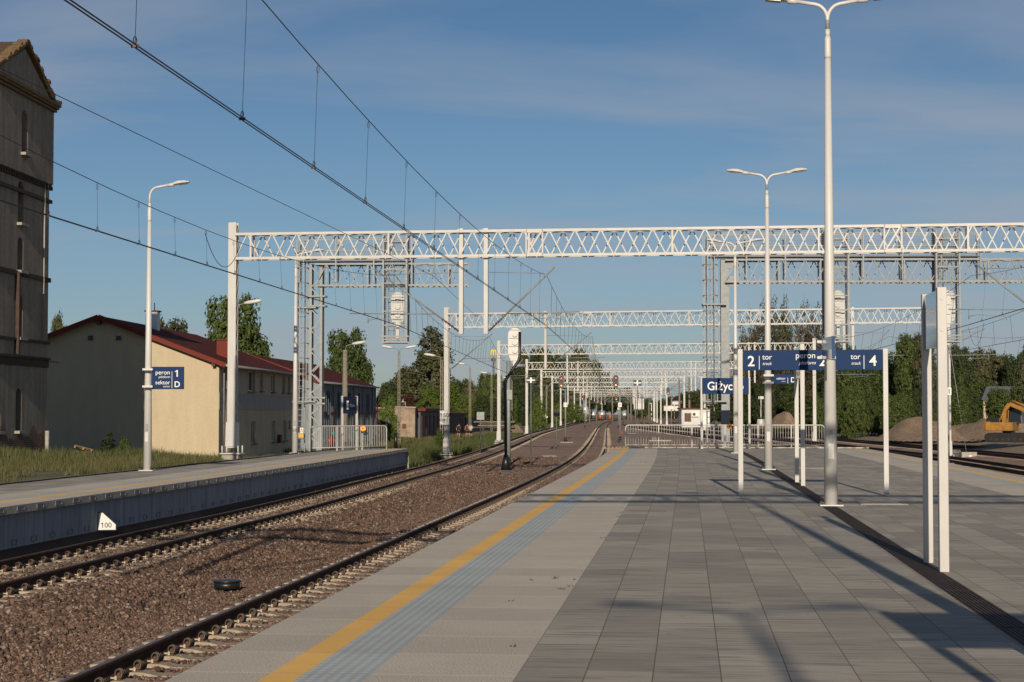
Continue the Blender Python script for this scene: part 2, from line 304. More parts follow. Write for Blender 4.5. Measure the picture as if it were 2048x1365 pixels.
def surf(name, kind):
    m, t, b = newmat(name); uv, sp = uvxy(t); tc = nd(t, 'ShaderNodeTexCoord'); ob = tc.outputs['Object']
    rv = slab_random(t, sp); jt = joint(t, sp)
    sp_f = noise(t, ob, 80, 4, .85); sp_g = noise(t, ob, 1.1, 6)
    if kind == 'agg':
        c = ramp(t, sp_f, .36, (.27, .24, .195), .64, (.88, .79, .66)); c = mixc(t, .30, c, ramp(t, sp_g, .3, (.25, .23, .2), .7, (.55, .52, .47)), 'OVERLAY')
        c = mixc(t, mathn(t, 'MULTIPLY', rv, .22), c, (.2, .185, .165)); c = mixc(t, mathn(t, 'MULTIPLY', jt, .55), c, (.80, .66, .50))
        dist = .004; hgt = sp_f
    elif kind == 'yellow':
        c = ramp(t, sp_g, .3, (.80, .45, .105), .7, (.92, .54, .14)); c = mixc(t, .3, c, ramp(t, sp_f, .3, (.3, .3, .3), .7, (.7, .7, .7)), 'OVERLAY')
        st = noise(t, ob, 7, 5, .75); c = mixc(t, ramp(t, st, .60, (0, 0, 0), .74, (.45, .45, .45)), c, (.30, .27, .22))
        c = mixc(t, mathn(t, 'MULTIPLY', jt, .5), c, (.5, .42, .32)); c = mixc(t, mathn(t, 'MULTIPLY', rv, .15), c, (.40, .22, .06)); dist = .002; hgt = sp_f
    elif kind == 'tactile':
        c = ramp(t, sp_g, .3, (.34, .385, .405), .7, (.42, .465, .48)); c = mixc(t, .25, c, ramp(t, sp_f, .3, (.3, .3, .3), .7, (.7, .7, .7)), 'OVERLAY')
        fu = mathn(t, 'SUBTRACT', mathn(t, 'FRACT', mathn(t, 'DIVIDE', sp.outputs[0], .073)), .5); fv = mathn(t, 'SUBTRACT', mathn(t, 'FRACT', mathn(t, 'DIVIDE', sp.outputs[1], .073)), .5)
        rr = mathn(t, 'SQRT', mathn(t, 'ADD', mathn(t, 'MULTIPLY', fu, fu), mathn(t, 'MULTIPLY', fv, fv)))
        mr = nd(t, 'ShaderNodeMapRange'); mr.inputs[1].default_value = .36; mr.inputs[2].default_value = .24; t.links.new(rr, mr.inputs[0]); dot = mr.outputs[0]
        c = mixc(t, mathn(t, 'MULTIPLY', dot, .75), c, (.66, .63, .54)); c = mixc(t, mathn(t, 'MULTIPLY', jt, .6), c, (.45, .42, .36)); c = mixc(t, mathn(t, 'MULTIPLY', rv, .18), c, (.2, .22, .24)); dist = .006; hgt = dot
    else:
        cb = nd(t, 'ShaderNodeCombineXYZ'); t.links.new(sp.outputs[1], cb.inputs[0]); t.links.new(mathn(t, 'SUBTRACT', sp.outputs[0], 4.62), cb.inputs[1])
        bk = nd(t, 'ShaderNodeTexBrick'); bk.offset = .5; bk.offset_frequency = 2; bk.inputs['Scale'].default_value = 1; bk.inputs['Mortar Size'].default_value = .0045; bk.inputs['Mortar Smooth'].default_value = .15
        bk.inputs['Brick Width'].default_value = .88; bk.inputs['Row Height'].default_value = .44; bk.inputs['Bias'].default_value = 0
        bk.inputs['Color1'].default_value = (0, 0, 0, 1); bk.inputs['Color2'].default_value = (1, 1, 1, 1); bk.inputs['Mortar'].default_value = (.5, .5, .5, 1); t.links.new(cb.outputs[0], bk.inputs['Vector'])
        mp = nd(t, 'ShaderNodeMapping'); mp.inputs['Scale'].default_value = (7, .55, 1); t.links.new(cb.outputs[0], mp.inputs[0])
        s1 = noise(t, mp.outputs[0], 2.2, 5, .6); s2 = noise(t, ob, .45, 5)
        c = ramp(t, bk.outputs[0], 0, (.27, .245, .205), 1, (.42, .38, .315))
        c = mixc(t, ramp(t, s1, .50, (0, 0, 0), .66, (.85, .85, .85)), c, (.15, .143, .14)); c = mixc(t, ramp(t, s1, .30, (.6, .6, .6), .42, (0, 0, 0)), c, (.38, .34, .28))
        c = mixc(t, .4, c, ramp(t, s2, .3, (.38, .37, .35), .7, (.6, .6, .6)), 'OVERLAY'); c = mixc(t, .3, c, ramp(t, sp_f, .3, (.35, .35, .35), .7, (.65, .65, .65)), 'OVERLAY')
        st = noise(t, ob, 26, 2, .5); c = mixc(t, ramp(t, st, .72, (0, 0, 0), .76, (.6, .6, .6)), c, (.46, .37, .27)); bl = noise(t, ob, .9, 7, .7); c = mixc(t, ramp(t, bl, .55, (0, 0, 0), .70, (.45, .45, .45)), c, (.16, .145, .135)); gu = noise(t, ob, 11, 2, .4); c = mixc(t, ramp(t, gu, .74, (0, 0, 0), .755, (.6, .6, .6)), c, (.10, .09, .085))
        # cross joints pale, long joints dark
        fu = mathn(t, 'FRACT', mathn(t, 'DIVIDE', mathn(t, 'SUBTRACT', sp.outputs[0], 4.62), .44)); lj = mathn(t, 'LESS_THAN', mathn(t, 'ABSOLUTE', mathn(t, 'SUBTRACT', fu, .5)), .490)
        xj = mathn(t, 'LESS_THAN', mathn(t, 'FRACT', mathn(t, 'ADD', mathn(t, 'DIVIDE', sp.outputs[1], .22), mathn(t, 'MULTIPLY', mathn(t, 'FLOOR', mathn(t, 'DIVIDE', mathn(t, 'SUBTRACT', sp.outputs[0], 4.62), .44)), .37))), .11); c = mixc(t, mathn(t, 'MULTIPLY', mathn(t, 'MULTIPLY', xj, s2), .55), c, (.44, .38, .30)); c = mixc(t, mathn(t, 'MULTIPLY', bk.outputs['Fac'], .5), c, (.12, .09, .07)); c = mixc(t, mathn(t, 'MULTIPLY', mathn(t, 'SUBTRACT', 1, lj), .7), c, (.12, .088, .06)); dist = .003; hgt = mathn(t, 'MULTIPLY', bk.outputs['Fac'], -1)
    t.links.new(c, b.inputs['Base Color']); b.inputs['Roughness'].default_value = .85
    bp = nd(t, 'ShaderNodeBump'); bp.inputs['Strength'].default_value = .6; bp.inputs['Distance'].default_value = dist; t.links.new(hgt, bp.inputs['Height']); t.links.new(bp.outputs[0], b.inputs['Normal']); return m
for k in ('agg', 'yellow', 'tactile', 'tile'): M['s_'+k] = surf('platform_'+k, k)
def wallpanel():
    m, t, b = newmat('platform_wall_panels'); uv, sp = uvxy(t); tc = nd(t, 'ShaderNodeTexCoord'); mp = nd(t, 'ShaderNodeMapping'); mp.inputs['Scale'].default_value = (6, 6, .8); t.links.new(tc.outputs['Object'], mp.inputs[0])
    n = noise(t, mp.outputs[0], 1.0, 6, .6); c = ramp(t, n, .3, (.20, .225, .25), .7, (.34, .375, .41)); c = mixc(t, mathn(t, 'MULTIPLY', joint(t, sp, 1.0, .02), .7), c, (.05, .05, .05))
    c = mixc(t, mathn(t, 'MULTIPLY', slab_random(t, sp), .3), c, (.12, .14, .17))
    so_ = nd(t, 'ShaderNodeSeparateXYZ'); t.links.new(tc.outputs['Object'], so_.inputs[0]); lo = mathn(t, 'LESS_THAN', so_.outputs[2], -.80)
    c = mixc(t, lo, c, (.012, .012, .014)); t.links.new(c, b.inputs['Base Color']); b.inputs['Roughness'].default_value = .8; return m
M['wall'] = wallpanel()
# ================================================================== GROUND
def sstep(a, b, x):
    t = min(1, max(0, (x-a)/(b-a))); return t*t*(3-2*t)
def vnoise(x, y, s=1.0):
    return (math.sin(x*1.3*s+1.7*math.sin(y*.9*s))+math.sin(y*1.1*s+2.1*math.sin(x*.7*s+2))+.5*math.sin(x*3.1*s+y*2.7*s))/2.5
def ground_z(Y, d):
    corridor = -1.45
    left = -0.07-.85*sstep(62, 96, Y)-.25*sstep(110, 180, Y)
    right = -1.3+.75*sstep(28, 36, d)+.3*sstep(60, 140, d)
    if d < -10.2: z = left
    elif d < -8: z = left+(corridor-left)*sstep(-10.2, -8.6, d)
    elif d < 28: z = corridor
    else: z = right
    if Y > 88 and -60 < d < -8:                       # grassy bank beyond the end of the left platform
        z = corridor+(left-corridor)*sstep(-9, -16, d)
    if d < -10.6 or d > 31: z += .06*vnoise(d, Y, .5)
    return z
def grid(name, Yl, dl, zf, mat, kind='structure', parent=None):
    m = MB(); m.uv = []; n = len(dl)
    for Y in Yl:
        for d in dl:
            p = P(Y, d) if abs(d) < 60 else Vector((cx(Y)+d, Y, 0)); p.z = zf(Y, d); m.v.append(tuple(p)); m.uv.append((d, Y))
    for i in range(len(Yl)-1):
        for j in range(n-1): m.f.append((i*n+j, i*n+j+1, (i+1)*n+j+1, (i+1)*n+j)); m.m.append(0); m.sm.append(True)
    return m.build(name, mat, parent, kind=kind)
Yl = list(np.arange(-60, 40, 10))+list(np.arange(40, 260, 2))+list(np.arange(260, 700, 12))+[750, 820, 900, 1000, 1150, 1350]
dl = [-900, -500, -250, -150, -100, -80, -60, -50, -42]+list(np.arange(-36, -19, 1.5))+list(np.arange(-18, -7.5, .5))+[-7, -4, 0, 6, 12, 18, 24, 27]+list(np.arange(28, 42, 1))+[46, 52, 60, 75, 90, 120, 160, 220, 300, 500, 900]
grid('ground', Yl, dl, ground_z, M['ground'])
# a far sheet carries the ground out to the horizon
m = MB(); m.add([(-6000, -300, -1.9), (6000, -300, -1.9), (6000, 5000, -1.9), (-6000, 5000, -1.9)], [(0, 1, 2, 3)]); m.build('terrain', M['ground'], kind='structure')
# ballast bed
def ballast_z(Y, d, fine=True):
    cs = (dA(Y), dB(Y), dC(Y), dD(Y), dE(Y)); t = min(abs(d-c) for c in cs)
    zb = ZB+.03*sstep(55, 70, Y); z = zb if t < 1.5 else zb-.42*(t-1.5)
    if cs[1] < d < cs[0] : z = max(z, ZB-.03+.05*math.exp(-((d+2.9)/.9)**2)*(Y < 60) - .05*math.exp(-((d+1.3)/.7)**2)*(Y < 60))
    elif cs[0] < d < cs[4]: z = max(z, -1.06)
    if t > 1.4: z += .012*vnoise(d*6, Y*5)
    return max(z, -1.62)
bd = sorted(set([round(x, 2) for x in list(np.arange(-9.6, -6.8, .35))+list(np.arange(-6.8, 2.7, .19))+list(np.arange(3, 14, 1.5))+list(np.arange(14, 30, .5))]))
grid('ballast_bed', list(np.arange(4, 100, .8))+list(np.arange(100, 300, 3))+list(np.arange(300, 760, 10)), bd, ballast_z, M['ballast'])
# loose stones near the camera
def icos():
    p = (1+5**.5)/2; v = np.array([(-1, p, 0), (1, p, 0), (-1, -p, 0), (1, -p, 0), (0, -1, p), (0, 1, p), (0, -1, -p), (0, 1, -p), (p, 0, -1), (p, 0, 1), (-p, 0, -1), (-p, 0, 1)])/math.sqrt(1+p*p)
    f = np.array([(0, 11, 5), (0, 5, 1), (0, 1, 7), (0, 7, 10), (0, 10, 11), (1, 5, 9), (5, 11, 4), (11, 10, 2), (10, 7, 6), (7, 1, 8), (3, 9, 4), (3, 4, 2), (3, 2, 6), (3, 6, 8), (3, 8, 9), (4, 9, 5), (2, 4, 11), (6, 2, 10), (8, 6, 7), (9, 8, 1)]); return v, f
cub = np.array([(a, b, c) for a in (-1, 1) for b in (-1, 1) for c in (-1, 1)], float)*.62
cubf = np.array([(0, 1, 3), (0, 3, 2), (4, 6, 7), (4, 7, 5), (0, 4, 5), (0, 5, 1), (2, 3, 7), (2, 7, 6), (0, 2, 6), (0, 6, 4), (1, 5, 7), (1, 7, 3)])
def scatter_stones(zones):
    Vs, Fs, off = [], [], 0
    for (y0, y1, d0, d1, dens, s0, s1, shape) in zones:
        n = int((y1-y0)*(d1-d0)*dens); Y = RNG.uniform(y0, y1, n); d = RNG.uniform(d0, d1, n)
        keep = np.ones(n, bool); ct = np.where(np.abs(d-.75) < np.abs(d-np.interp(Y, [0, 45, 68, 85], [-4.95, -4.95, -5.45, -5.65])), .75, np.interp(Y, [0, 45, 68, 85], [-4.95, -4.95, -5.45, -5.65]))
        td = np.abs(d-ct); fy = np.abs(((Y/.6) % 1)-.5)*.6          # sleepers sit where Y/.6 is half integer
        onsl = (td < 1.36) & (fy < .165); keep &= ~(onsl & (RNG.random(n) > .03)); keep &= ~((np.abs(td-.75) < .11)); keep &= ~((td > 1.3) & (td < 1.42) & (fy < .15) & (RNG.random(n) > .4))
        Y, d, td, onsl = Y[keep], d[keep], td[keep], onsl[keep]; n = len(Y)
        z = np.array([ballast_z(a, b) for a, b in zip(Y, d)]); X = np.interp(Y, YS, XS)+d/np.sqrt(1+np.interp(Y, YS, SL)**2); Yw = Y-d*np.interp(Y, YS, SL)
        v, f = icos() if shape == 'i' else (cub, cubf)
        s = RNG.uniform(s0, s1, n)*.5; s *= np.where(RNG.random(n) < .12, 1.35, 1); loose = np.exp(-((d+3.0)/1.1)**2)*.5*(Y < 60)
        s *= (.85+loose*.6)*np.where(d > -1.7, .72, 1.0); z = z+np.where(onsl, .045, 0)+s*RNG.uniform(-.15, .55, n)+loose*.02*RNG.random(n)
        q = RNG.normal(size=(n, 4)); q /= np.linalg.norm(q, axis=1)[:, None]; a, b, c, e = q.T
        Rm = np.stack([np.stack([1-2*(c*c+e*e), 2*(b*c-a*e), 2*(b*e+a*c)], -1), np.stack([2*(b*c+a*e), 1-2*(b*b+e*e), 2*(c*e-a*b)], -1), np.stack([2*(b*e-a*c), 2*(c*e+a*b), 1-2*(b*b+c*c)], -1)], -2)
        base = v[None]*RNG.uniform(.7, 1.25, (n, len(v), 1)); base = base*(np.stack([RNG.uniform(.9, 1.4, n), RNG.uniform(.7, 1.1, n), RNG.uniform(.5, .9, n)], -1))[:, None]*s[:, None, None]
        V = np.einsum('nij,nkj->nki', Rm, base)+np.stack([X, Yw, z], -1)[:, None]
        Vs.append(V.reshape(-1, 3)); Fs.append((f[None]+(np.arange(n)*len(v))[:, None, None]+off).reshape(-1, 3)); off += n*len(v)
    npmesh('ballast_stones', np.concatenate(Vs), np.concatenate(Fs), M['stone'], kind='stuff', label='loose reddish brown crushed stones between and under the two left tracks')
scatter_stones([(9, 24, -6.7, 2.4, 520, .040, .080, 'i'), (24, 42, -6.7, 2.3, 300, .045, .085, 'c'), (42, 75, -7.3, 2.3, 120, .05, .09, 'c'), (75, 110, -8.2, 12, 26, .06, .11, 'c')])
# ================================================================== TRACKS
prof = [(-.075, 0), (.075, 0), (.075, .012), (.022, .026), (.009, .05), (.009, .125), (.036, .138), (.036, .162), (.026, .172), (-.026, .172), (-.036, .162), (-.036, .138), (-.009, .125), (-.009, .05), (-.022, .026), (-.075, .012)]
def rail(parent, dfun, side, y0, y1):
    m = MB(); Yl = list(np.arange(y0, min(y1, 120), 2.0))+list(np.arange(min(y1, 120), y1+1, 6.0)); n = len(prof)
    for Y in Yl:
        for a, b in prof: m.v.append(tuple(P(Y, dfun(Y)+side*.752+a, RAIL-.172+b)))
    for i in range(len(Yl)-1):
        for k in range(n):
            k2 = (k+1) % n; m.f.append((i*n+k, i*n+k2, (i+1)*n+k2, (i+1)*n+k)); m.m.append(1 if k == 8 else 0); m.sm.append(False)
    m.build('rail', [M['rust'], M['railtop']], parent)
def sleeper_mesh():
    m = MB(); pr = [(-1.3, -.012), (-.95, 0), (-.55, 0), (-.4, -.03), (.4, -.03), (.55, 0), (.95, 0), (1.3, -.012)]
    for x, z in pr: m.v += [(x, -.15, z-.17), (x, -.11, z), (x, .11, z), (x, .15, z-.17)]
    for i in range(len(pr)-1):
        for k in range(4): m.f.append((i*4+k, i*4+(k+1) % 4, i*4+4+(k+1) % 4, i*4+4+k)); m.m.append(0); m.sm.append(False)
    m.f += [(0, 1, 2, 3), tuple(len(m.v)-4+k for k in (3, 2, 1, 0))]; m.m += [0, 0]; m.sm += [False]*2
    return m
def clip_mesh():
    m = MB(); # cast shoulder, insulator and coiled spring on one side of a rail foot (foot edge at x=0, clip towards +x)
    m.box((.062, 0, .022), (.05, .07, .04)); m.tube([(.06, -.045, .055), (.06, .045, .055)], .022, 7)
    m.box((.0, -.05, .024), (.04, .016, .016), mi=1); m.box((.035, -.058, .025), (.022, .014, .04), mi=1)
    pts = [(.055+.04*math.cos(a), -.055+.11*(i/22), .062+.046*math.sin(a)) for i, a in enumerate([x*.66-1.2 for x in range(23)])]
    m.tube(pts, .0095, 6, mi=2); m.tube([(.09, -.05, .04), (.02, -.045, .022), (-.03, -.02, .03)], .009, 5, mi=2); return m
def curve_frame(Y, d, z):
    p = P(Y, d, z); return Matrix.Translation(p) @ Matrix.Rotation(-math.atan(sl(Y)), 4, 'Z')
slm = sleeper_mesh(); clm = clip_mesh(); SLME = None; CLME = {}
def track(dfun, y0, y1, ynear, label, nclip=24, group='railway tracks'):
    global SLME
    t = empty('railway_track', (0, 0, 0), 0, label, 'railway track', group)
    rail(t, dfun, -1, y0, y1); rail(t, dfun, 1, y0, y1)
    k0 = int(math.ceil(y0/.6)); ys = [(k+.5)*.6 for k in range(k0, int(y1/.6))]; near = [y for y in ys if y >= ynear][:100]; ns = set(near)
    rest = MB(); rc = MB(); nc = 0
    for y in ys:
        Mx = curve_frame(y, dfun(y), SLP)
        if y in ns:
            if SLME is None:
                o = slm.build('sleeper', M['sleeper'], t); SLME = o.data
            else: o = bpy.data.objects.new('sleeper', SLME); COL.objects.link(o); o.parent = t
            o.matrix_local = Mx
        elif y < 320 and y >= ynear-1: rest.add([Mx @ Vector(v) for v in slm.v], slm.f)
        if y < 130 and y >= ynear-1:
            for j, (xx, sgn) in enumerate(((-.752+.075, 1), (-.752-.075, -1), (.752+.075, 1), (.752-.075, -1))):
                L = Matrix.Translation((xx, 0, 0)) @ (Matrix.Identity(4) if sgn > 0 else Matrix.Rotation(math.pi, 4, 'Z'))
                if sgn < 0: L = Matrix.Translation((xx, 0, 0)) @ Matrix.Diagonal((-1, 1, 1, 1))
                if y in ns and nc < nclip*4:
                    if sgn not in CLME:
                        q = MB()
                        for v, in [(c,) for c in clm.v]: q.v.append((v[0]*sgn, v[1], v[2]))
                        q.f = [f if sgn > 0 else f[::-1] for f in clm.f]; q.m = clm.m; q.sm = clm.sm
                        c = q.build('rail_clip', [M['clip'], M['insul'], M['clipdark']], o); CLME[sgn] = c.data
                    else: c = bpy.data.objects.new('rail_clip', CLME[sgn]); COL.objects.link(c); c.parent = o
                    c.location = (xx, 0, 0); nc += 1
                elif y < 70 or sgn > 0:
                    MM = Mx @ L; b = len(rc.v); rc.v += [tuple(MM @ Vector(v)) for v in clm.v]
                    rc.f += [tuple(i+b for i in (f if sgn > 0 else f[::-1])) for f in clm.f]; rc.m += clm.m; rc.sm += clm.sm
    if rest.v: rest.build('sleepers', M['sleeper'], t, kind='stuff')
    if rc.v: rc.build('rail_clips', [M['clip'], M['insul'], M['clipdark']], t, kind='stuff')
    return t
track(dA, 3, 740, 9.0, 'railway track right beside the near platform edge, curving into the middle distance')
track(dB, 15, 740, 20, 'railway track running along the foot of the left platform wall')
track(dC, 60, 560, 84, 'railway track hidden behind the near platform edge and coming out beyond the white railing', 0)
track(dD, 55, 500, 60, 'railway track on the right just past the yellow line, nearer of the two', 0)
track(dE, 70, 430, 80, 'railway track farthest right, between the concrete foot block and the bare dirt', 0)
# ================================================================== PLATFORMS
def strip(m, y0, y1, d0, d1, z, mi, step=1.0, zf=None):
    Yl = list(np.arange(y0, y1, step))+[y1]; b = len(m.v)
    for Y in Yl:
        for d in (d0(Y) if callable(d0) else d0, d1(Y) if callable(d1) else d1): m.v.append(tuple(P(Y, d, z))); m.uv.append((d, Y))
    for i in range(len(Yl)-1): m.f.append((b+2*i, b+2*i+1, b+2*i+3, b+2*i+2)); m.m.append(mi); m.sm.append(False)
def vwall(m, y0, y1, d, z0, z1, mi, step=1.0):
    Yl = list(np.arange(y0, y1, step))+[y1]; b = len(m.v)
    for Y in Yl:
        dd = d(Y) if callable(d) else d
        for z in (z0, z1): m.v.append(tuple(P(Y, dd, z))); m.uv.append((z, Y))
    for i in range(len(Yl)-1): m.f.append((b+2*i, b+2*i+1, b+2*i+3, b+2*i+2)); m.m.append(mi); m.sm.append(False)
PM = [M['s_agg'], M['s_yellow'], M['s_tactile'], M['s_tile'], M['conc'], M['wall']]
Y2 = 87.2; E0, E1 = 2.42, 14.62
m = MB(); m.uv = []
zt = 0.0
for a, b, k in ((0, .59, 0), (.59, .81, 1), (.81, 1.25, 2), (1.25, 2.2, 0)):
    strip(m, -30, Y2, E0+a, E0+b, zt, k); strip(m, -30, Y2, E1-b, E1-a, zt, k)
strip(m, -30, Y2, E0+2.2, 8.165, zt, 3); strip(m, -30, Y2, 8.44, E1-2.2, zt, 3)
# drain recess
strip(m, -30, Y2, 8.165, 8.44, -.03, 4); vwall(m, -30, Y2, 8.165, -.03, 0, 4); vwall(m, -30, Y2, 8.44, -.03, 0, 4)
vwall(m, -30, Y2, E0, -.13, 0, 4); vwall(m, -30, Y2, E1, -.13, 0, 4)
strip(m, -30, Y2, E0, E0+.12, -.13, 4)
pa = [P(Y2, E0), P(Y2, E1)]; m.box(((pa[0]+pa[1])/2+Vector((0, -.02, -.8))), ((pa[1]-pa[0]).length, .1, 1.59), rz=-math.atan(sl(Y2)), mi=4)
m.uv += [(0, 0)]*8
pl2 = m.build('platform', PM, kind='structure')
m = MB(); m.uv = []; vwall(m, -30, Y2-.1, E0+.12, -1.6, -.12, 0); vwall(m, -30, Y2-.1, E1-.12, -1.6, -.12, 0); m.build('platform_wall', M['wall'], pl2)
# drain grating: slotted iron, long bars and cross bars in 1 m lengths
m = MB(); Yl = list(np.arange(8, Y2-1, 1.0))
for i, Y in enumerate(Yl):
    for d in (8.18, 8.215, 8.25, 8.285, 8.32, 8.355, 8.39, 8.425): m.bar(P(Y+.01, d, -.008), P(Y+.985, d, -.008), .021, .016)
    for q in np.arange(0, 1, .25 if Y > 40 else .1): m.bar(P(Y+q, 8.17, -.014), P(Y+q, 8.435, -.014), .022, .012)
m.build('drain_grating', simple('drain_iron', (.055, .034, .026), .75, .2, var=.5, scale=12), kind='structure')
# kerb line and little block at the far end of the island platform
m = MB()
for k in range(7): m.bar(P(Y2+.02, E0+1.6+k*1.55, .03), P(Y2+.02, E0+3.1+k*1.55, .03), .16, .06)
m.build('kerb', M['insul'], kind='structure')
# --- left platform
dW = lambda Y: dB(Y)-1.68
REAR = -10.45
m = MB(); m.uv = []
for a, b, k in ((0, .62, 0), (.62, .84, 1), (.84, 1.28, 2), (1.28, 2.0, 0)):
    strip(m, 15, 85.2, (lambda Y, b=b: dW(Y)-b), (lambda Y, a=a: dW(Y)-a), 0, k)
strip(m, 15, 84.5, REAR, lambda Y: dW(Y)-2.0, 0, 3); vwall(m, 15, 85.2, dW, -.15, 0, 4)
strip(m, 15, 85.2, lambda Y: dW(Y)-.12, dW, -.15, 4)
e0, e1 = P(85.2, REAR), P(85.2, dW(85.2)); m.box((e0+e1)/2+Vector((0, -.03, -.81)), ((e1-e0).length, .12, 1.6), rz=-math.atan(sl(85)), mi=4); m.uv += [(0, 0)]*8
pl1 = m.build('platform', PM, kind='structure')
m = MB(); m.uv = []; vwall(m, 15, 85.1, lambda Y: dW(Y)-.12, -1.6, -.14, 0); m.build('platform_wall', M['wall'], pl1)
m = MB()   # cast pockets in the edge slabs and in the wall panels
for Y in np.arange(20, 85, 1.0):
    for dz, off, w, h in ((-.07, .004, .34, .07), (-.70, -.115, .26, .09)):
        for q in (-.5, .5):
            m.bar(P(Y+.5-w*.5, dW(Y)+off, dz+q*h), P(Y+.5+w*.5, dW(Y)+off, dz+q*h), .01, .012); m.bar(P(Y+.5+q*w, dW(Y)+off, dz-h/2), P(Y+.5+q*w, dW(Y)+off, dz+h/2), .012, .01)
m.build('wall_pocket', M['galvd'], pl1, kind='stuff')
m = MB(); m.uv = []; vwall(m, 15, 84.5, REAR-.002, -.5, .0, 0); strip(m, 15, 84.5, REAR-.12, REAR-.002, .035, 0)
vwall(m, 15, 84.5, REAR-.12, -.5, .035, 0); m.build('kerb', M['oldconc'], kind='structure')
# manholes and slot drains set in the island platform
def plate(px, py, w, l, mat, name='manhole_cover', frame=True, label='', cat='manhole'):
    p = G(px, py); t = empty(name, p, -math.atan(sl(p.y)), label, cat); m = MB()
    m.box((0, 0, .002), (w, l, .006)); m.build('lid', mat, t)
    if frame:
        m = MB()
        for s in (-1, 1): m.box((s*(w/2+.03), 0, .0045), (.06, l+.12, .012)); m.box((0, s*(l/2+.03), .0045), (w, .06, .012))
        m.build('frame', M['conc'], t)
plate(1762, 1007, .75, 1.1, M['s_agg'], label='rectangular manhole with pale frame right of the tall lamp foot')
plate(1620, 937, .9, 1.0, M['conc'], label='pale square manhole between the signs and the far lamps')
for px, py, lab in ((1294, 1023, 'nearest short rusty slot in the grey paving'), (1321, 942, 'middle short dark slot in the grey paving'), (1347, 909, 'farthest short dark slot in the grey paving')):
    plate(px, py, .66, .06, M['brown'], 'slot_drain', False, lab, 'slot drain')
# ================================================================== TEXT
_font_cache = {}
def text(s, size, parent, o, ux, uy, mat, name='lettering', align='LEFT', shear=0.0, bold=0.0, th=.003, sx=1.0):
    """flat raised lettering: o origin, ux reading direction, uy up (local to parent)"""
    key = (s, shear, bold, align)
    cu = bpy.data.curves.new(name, 'FONT'); cu.body = s; cu.size = 1; cu.shear = shear; cu.offset = bold; cu.align_x = align; cu.fill_mode = 'FRONT'
    ob = bpy.data.objects.new(name, cu); COL.objects.link(ob); bpy.context.view_layer.update()
    me = bpy.data.meshes.new_from_object(ob.evaluated_get(bpy.context.evaluated_depsgraph_get())); bpy.data.objects.remove(ob)
    if s[0] == '1':      # give the first numeral its flag
        import bmesh
        bm = bmesh.new(); bm.from_mesh(me); x0 = min(v.co.x for v in bm.verts); y1 = max(v.co.y for v in bm.verts)
        bm.faces.new([bm.verts.new(c) for c in ((x0+.01, y1, 0), (x0-.17, y1-.14, 0), (x0-.13, y1-.22, 0), (x0+.01, y1-.13, 0))]); bm.to_mesh(me); bm.free()
    ux = Vector(ux).normalized(); uy = Vector(uy).normalized(); nn = ux.cross(uy).normalized()
    Mx = Matrix(((ux.x*size*sx, uy.x*size, nn.x, o[0]), (ux.y*size*sx, uy.y*size, nn.y, o[1]), (ux.z*size*sx, uy.z*size, nn.z, o[2]), (0, 0, 0, 1)))
    me.transform(Mx); me.materials.clear(); me.materials.append(mat); me.name = name
    r = bpy.data.objects.new(name, me); COL.objects.link(r); r.parent = parent; return r
X_, Z_ = Vector((1, 0, 0)), Vector((0, 0, 1))
# ================================================================== CATENARY PORTALS
def truss(m, L, top, bot, dep, per=.93, fine=True, c=.095, y0=0.0, vert=5.2):
    for z in (top-c/2, bot+c/2):
        for y in (-dep/2, dep/2): m.bar((0, y0+y, z), (L, y0+y, z), c)
    n = max(1, int(round(L/per))); p = L/n; dg = .045 if fine else .06
    for i in range(n):
        for y, sh in ((-dep/2, 0), (dep/2, .5)):
            a = (i+sh)*p; zz = (top-c, bot+c)
            if a+p > L+.01: m.bar((a, y0+y, zz[1]), (min(L, a+p/2), y0+y, zz[0]), dg); continue
            m.bar((a+.03, y0+y, zz[1]), (a+p/2-.03, y0+y, zz[0]), dg); m.bar((a+p/2+.03, y0+y, zz[0]), (a+p-.03, y0+y, zz[1]), dg)
        if fine:
            for z in (top-c, bot+c): m.bar((i*p, y0-dep/2, z), ((i+.5)*p, y0+dep/2, z), .035); m.bar(((i+.5)*p, y0+dep/2, z), ((i+1)*p, y0-dep/2, z), .035)
    k = 0.6
    while k < L:
        for y in (-dep/2, dep/2): m.bar((k, y0+y, bot), (k, y0+y, top), .07)
        k += vert
def cantilever(t, px, tx, zt=8.4, fine=True, mesh=[None]):
    """support arm from a post at local x=px to the catenary at local x=tx"""
    s = 1 if tx > px else -1; m = MB(); foot = Vector((px+s*.12, 0, 4.72)); head = Vector((tx+s*.28, 0, 7.02))
    m.tube([foot+(head-foot)*.16, head], .035 if fine else .045, 6); m.tube([foot+(head-foot)*.55, (tx+s*1.15, 0, 5.32)], .022 if fine else .035, 5) if False else None
    q = foot+(head-foot)*.27; m.tube([(q.x, 0, q.z), (tx+s*1.2, 0, 5.38)], .022 if fine else .035, 6)
    m.tube([(tx-s*.1, 0, 6.8), (px+s*.1, 0, 6.86)], .012 if fine else .02, 5)
    for xx in (tx+s*.5,): m.tube([(xx, 0, 5.38), (xx, 0, 5.02)], .02, 5)
    m.tube([(tx+s*.5, 0, 5.12), (tx+s*.2, 0, 5.18), (tx-s*.75, 0, 5.12), (tx-s*.8, 0, 4.98)], .014, 5)
    c = m.build('cantilever', M['galv'], t)
    if fine:
        m = MB(); a = foot; b = foot+(head-foot)*.18
        for i in range(6): p = a+(b-a)*(i/5); m.tube([p-(b-a)*.02, p+(b-a)*.02], [.06, .035], 8)
        m.tube([a, b], .03, 6); m.build('insulator', M['brown'], c)
